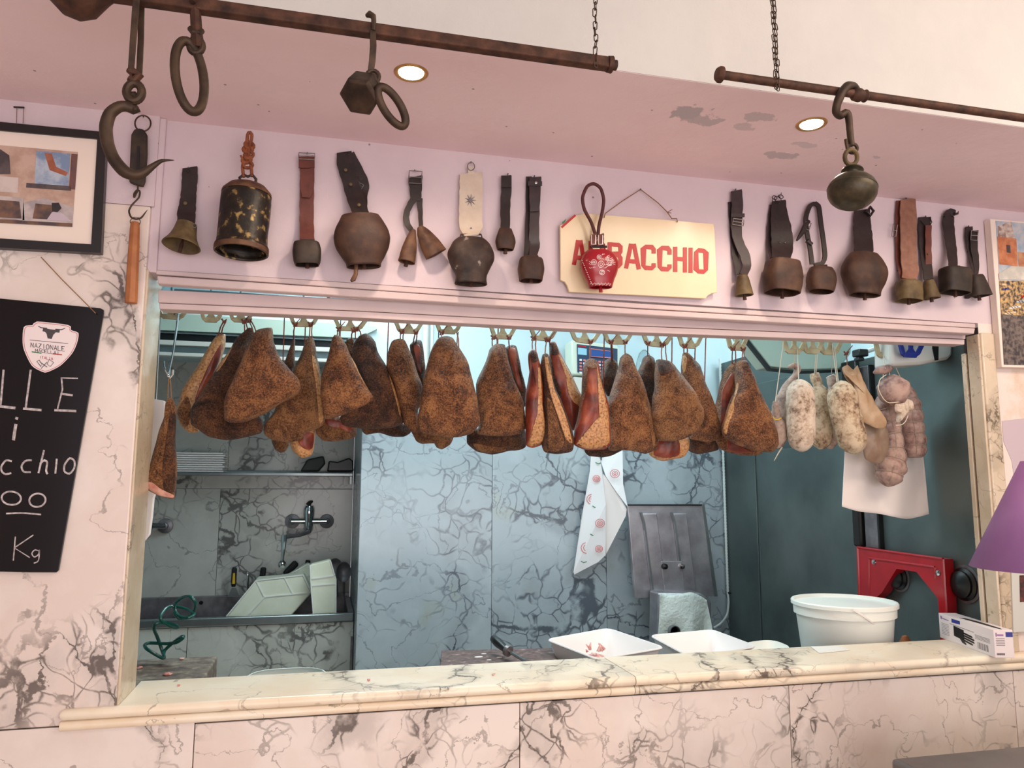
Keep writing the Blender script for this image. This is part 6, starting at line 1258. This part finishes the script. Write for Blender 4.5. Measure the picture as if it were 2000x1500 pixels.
MB().tube([P(27, 209, -.022), P(47, 210, -.030)], .0022, 6).obj('nail', 'black', pf); MB().tube([P(33, 210, -.026), P(32, 240, -.03)], .0008, 4).tube([P(46, 211, -.026), P(45, 241, -.03)], .0008, 4).obj('hanging_string', 'twine', pf)
# ================================================================== chalkboard
ck = thing('chalkboard', P(60, 850, -.03), 'glossy black chalkboard with chalk prices and a white shield sticker at the left', 'chalkboard')
YK = -.032
MB().pp([(-130, 570), (196, 602), (202, 605), (202, 612), (114, 1114), (110, 1118), (60, 1118), (-210, 1112)], YK, .008).obj('board', 'board', ck, bevel=.001, smooth=False)
shd = [(72, 628), (134, 635), (139, 645), (153, 650), (151, 668), (141, 690), (118, 714), (92, 727), (82, 726), (62, 714), (47, 684), (44, 664), (47, 638), (64, 635)]
MB().pp(cat_rom(shd, 56), YK-.0008, .0007).obj('sticker', 'sticker', ck, smooth=False)
mb = MB(); mb.stroke([(x, y) for x, y in cat_rom([((x-98)*.95+98, (y-677)*.95+677) for x, y in shd], 56)], .8, YK-.0012, .0003, True); mb.obj('sticker_outline', 'redp', ck, smooth=False)
mb = MB()
mb.pp([(84, 641), (92, 642), (97, 643), (108, 644), (117, 644), (116, 650), (109, 649), (104, 654), (101, 662), (93, 661), (91, 652), (88, 648), (83, 647)], YK-.0012, .0003)
mb.stroke([(75, 637), (80, 640), (92, 641)], 1.6, YK-.0012, .0003); mb.stroke([(127, 641), (120, 644), (108, 643)], 1.6, YK-.0012, .0003); mb.stroke([(58, 664), (133, 671)], .9, YK-.0012, .0003)
mb.stroke([(78, 707), (92, 717)], 1.4, YK-.0012, .0003).stroke([(92, 707), (80, 720)], 1.2, YK-.0012, .0003).stroke([(72, 706), (76, 703), (82, 711), (80, 716), (72, 706)], .8, YK-.0012, .0003).stroke([(96, 702), (105, 708), (98, 716), (92, 711), (96, 702)], .8, YK-.0012, .0003)
GL = {'N': [[(0, 1), (0, 0), (1, 1), (1, 0)]], 'A': [[(0, 1), (.5, 0), (1, 1)], [(.2, .65), (.8, .65)]], 'Z': [[(0, 0), (1, 0), (0, 1), (1, 1)]], 'I': [[(.5, 0), (.5, 1)]], 'O': [[(.3, 0), (.7, 0), (1, .3), (1, .7), (.7, 1), (.3, 1), (0, .7), (0, .3), (.3, 0)]],
      'L': [[(0, 0), (0, 1), (1, 1)]], 'E': [[(1, 0), (0, 0), (0, 1), (1, 1)], [(0, .5), (.8, .5)]], 'M': [[(0, 1), (0, 0), (.5, .7), (1, 0), (1, 1)]], 'C': [[(1, .15), (.7, 0), (.3, 0), (0, .3), (0, .7), (.3, 1), (.7, 1), (1, .85)]], 'T': [[(0, 0), (1, 0)], [(.5, 0), (.5, 1)]]}
def word(mb, txt, x0, y0, adv, cw_, h, sl, wpx, Y):
    for i, ch in enumerate(txt):
        for st_ in GL[ch]: mb.stroke([(x0+i*adv+u*cw_, y0+(i*adv+u*cw_)*sl+v*h) for u, v in st_], wpx, Y, .0003)
word(mb, 'NAZIONALE', 60, 669, 7.6, 5.4, 9, .12, 1.1, YK-.0012); word(mb, 'MACELLAI', 69, 681, 6.0, 4.4, 6, .12, .9, YK-.0012); mb.obj('sticker_print', 'inkgrey', ck, smooth=False)
mb = MB(); word(mb, 'ITALIA', 77, 695, 4.6, 3.2, 5, .12, .7, YK-.0012); mb.stroke([(103, 691), (121, 693)], 2, YK-.0012, .0003); mb.obj('sticker_red_print', 'redp', ck, smooth=False)
MB().stroke([(62, 687), (81, 690)], 2, YK-.0012, .0003).obj('sticker_green_print', 'green', ck, smooth=False)
def chalk(*sts):
    mb = MB()
    for q in sts: mb.stroke(q[0], q[1], YK-.0006, .0005, len(q) > 2)
    mb.obj('chalk_letter', 'chalk', ck, smooth=False)
chalk(([(7, 722), (1, 793)], 4), ([(-6, 793), (30, 797)], 5)); chalk(([(60, 722), (50, 798)], 4), ([(45, 798), (81, 801)], 4.5))
chalk(([(120, 737), (122, 760), (112, 800)], 3), ([(120, 738), (152, 739)], 2.2), ([(118, 769), (142, 772)], 4), ([(106, 801), (149, 803)], 4.5))
chalk(([(30, 816), (35, 818)], 5), ([(31, 828), (26, 860)], 6))
chalk((cat_rom([(23, 901), (12, 899), (3, 910), (3, 920), (10, 926), (22, 924)], 16, False), 3.6)); chalk((cat_rom([(62, 899), (50, 900), (42, 910), (46, 921), (60, 922)], 16, False), 3.6))
chalk(([(86, 879), (75, 924)], 3.6), (cat_rom([(78, 906), (86, 899), (92, 903), (90, 920), (93, 926)], 12, False), 3.8)); chalk(([(111, 896), (108, 925)], 3.6)); chalk((cat_rom([(136, 895), (126, 908), (126, 921), (136, 925), (145, 914), (145, 900)], 20), 3.6, 1))
chalk((circ(22, 973, 19, 13, 24, 5), 3.4, 1)); chalk((circ(73, 977, 16, 13, 24, -10), 3.4, 1)); chalk((cat_rom([(12, 1003), (45, 1002), (80, 1005)], 8, False), 3))
chalk(([(30, 1048), (26, 1095)], 2.4), ([(65, 1045), (28, 1070), (58, 1089)], 2.2)); chalk((cat_rom([(76, 1076), (68, 1074), (62, 1081), (67, 1088), (75, 1083), (77, 1074), (75, 1095), (66, 1100)], 22, False), 2.2))
MB().tube([P(x, y, -.04) for x, y in ((80, 502), (120, 545), (150, 575), (187, 612))], .0013, 5).obj('cord', 'twine', ck)
# wall cracks near the marble edge etc: small screws and stains stay in the paint material
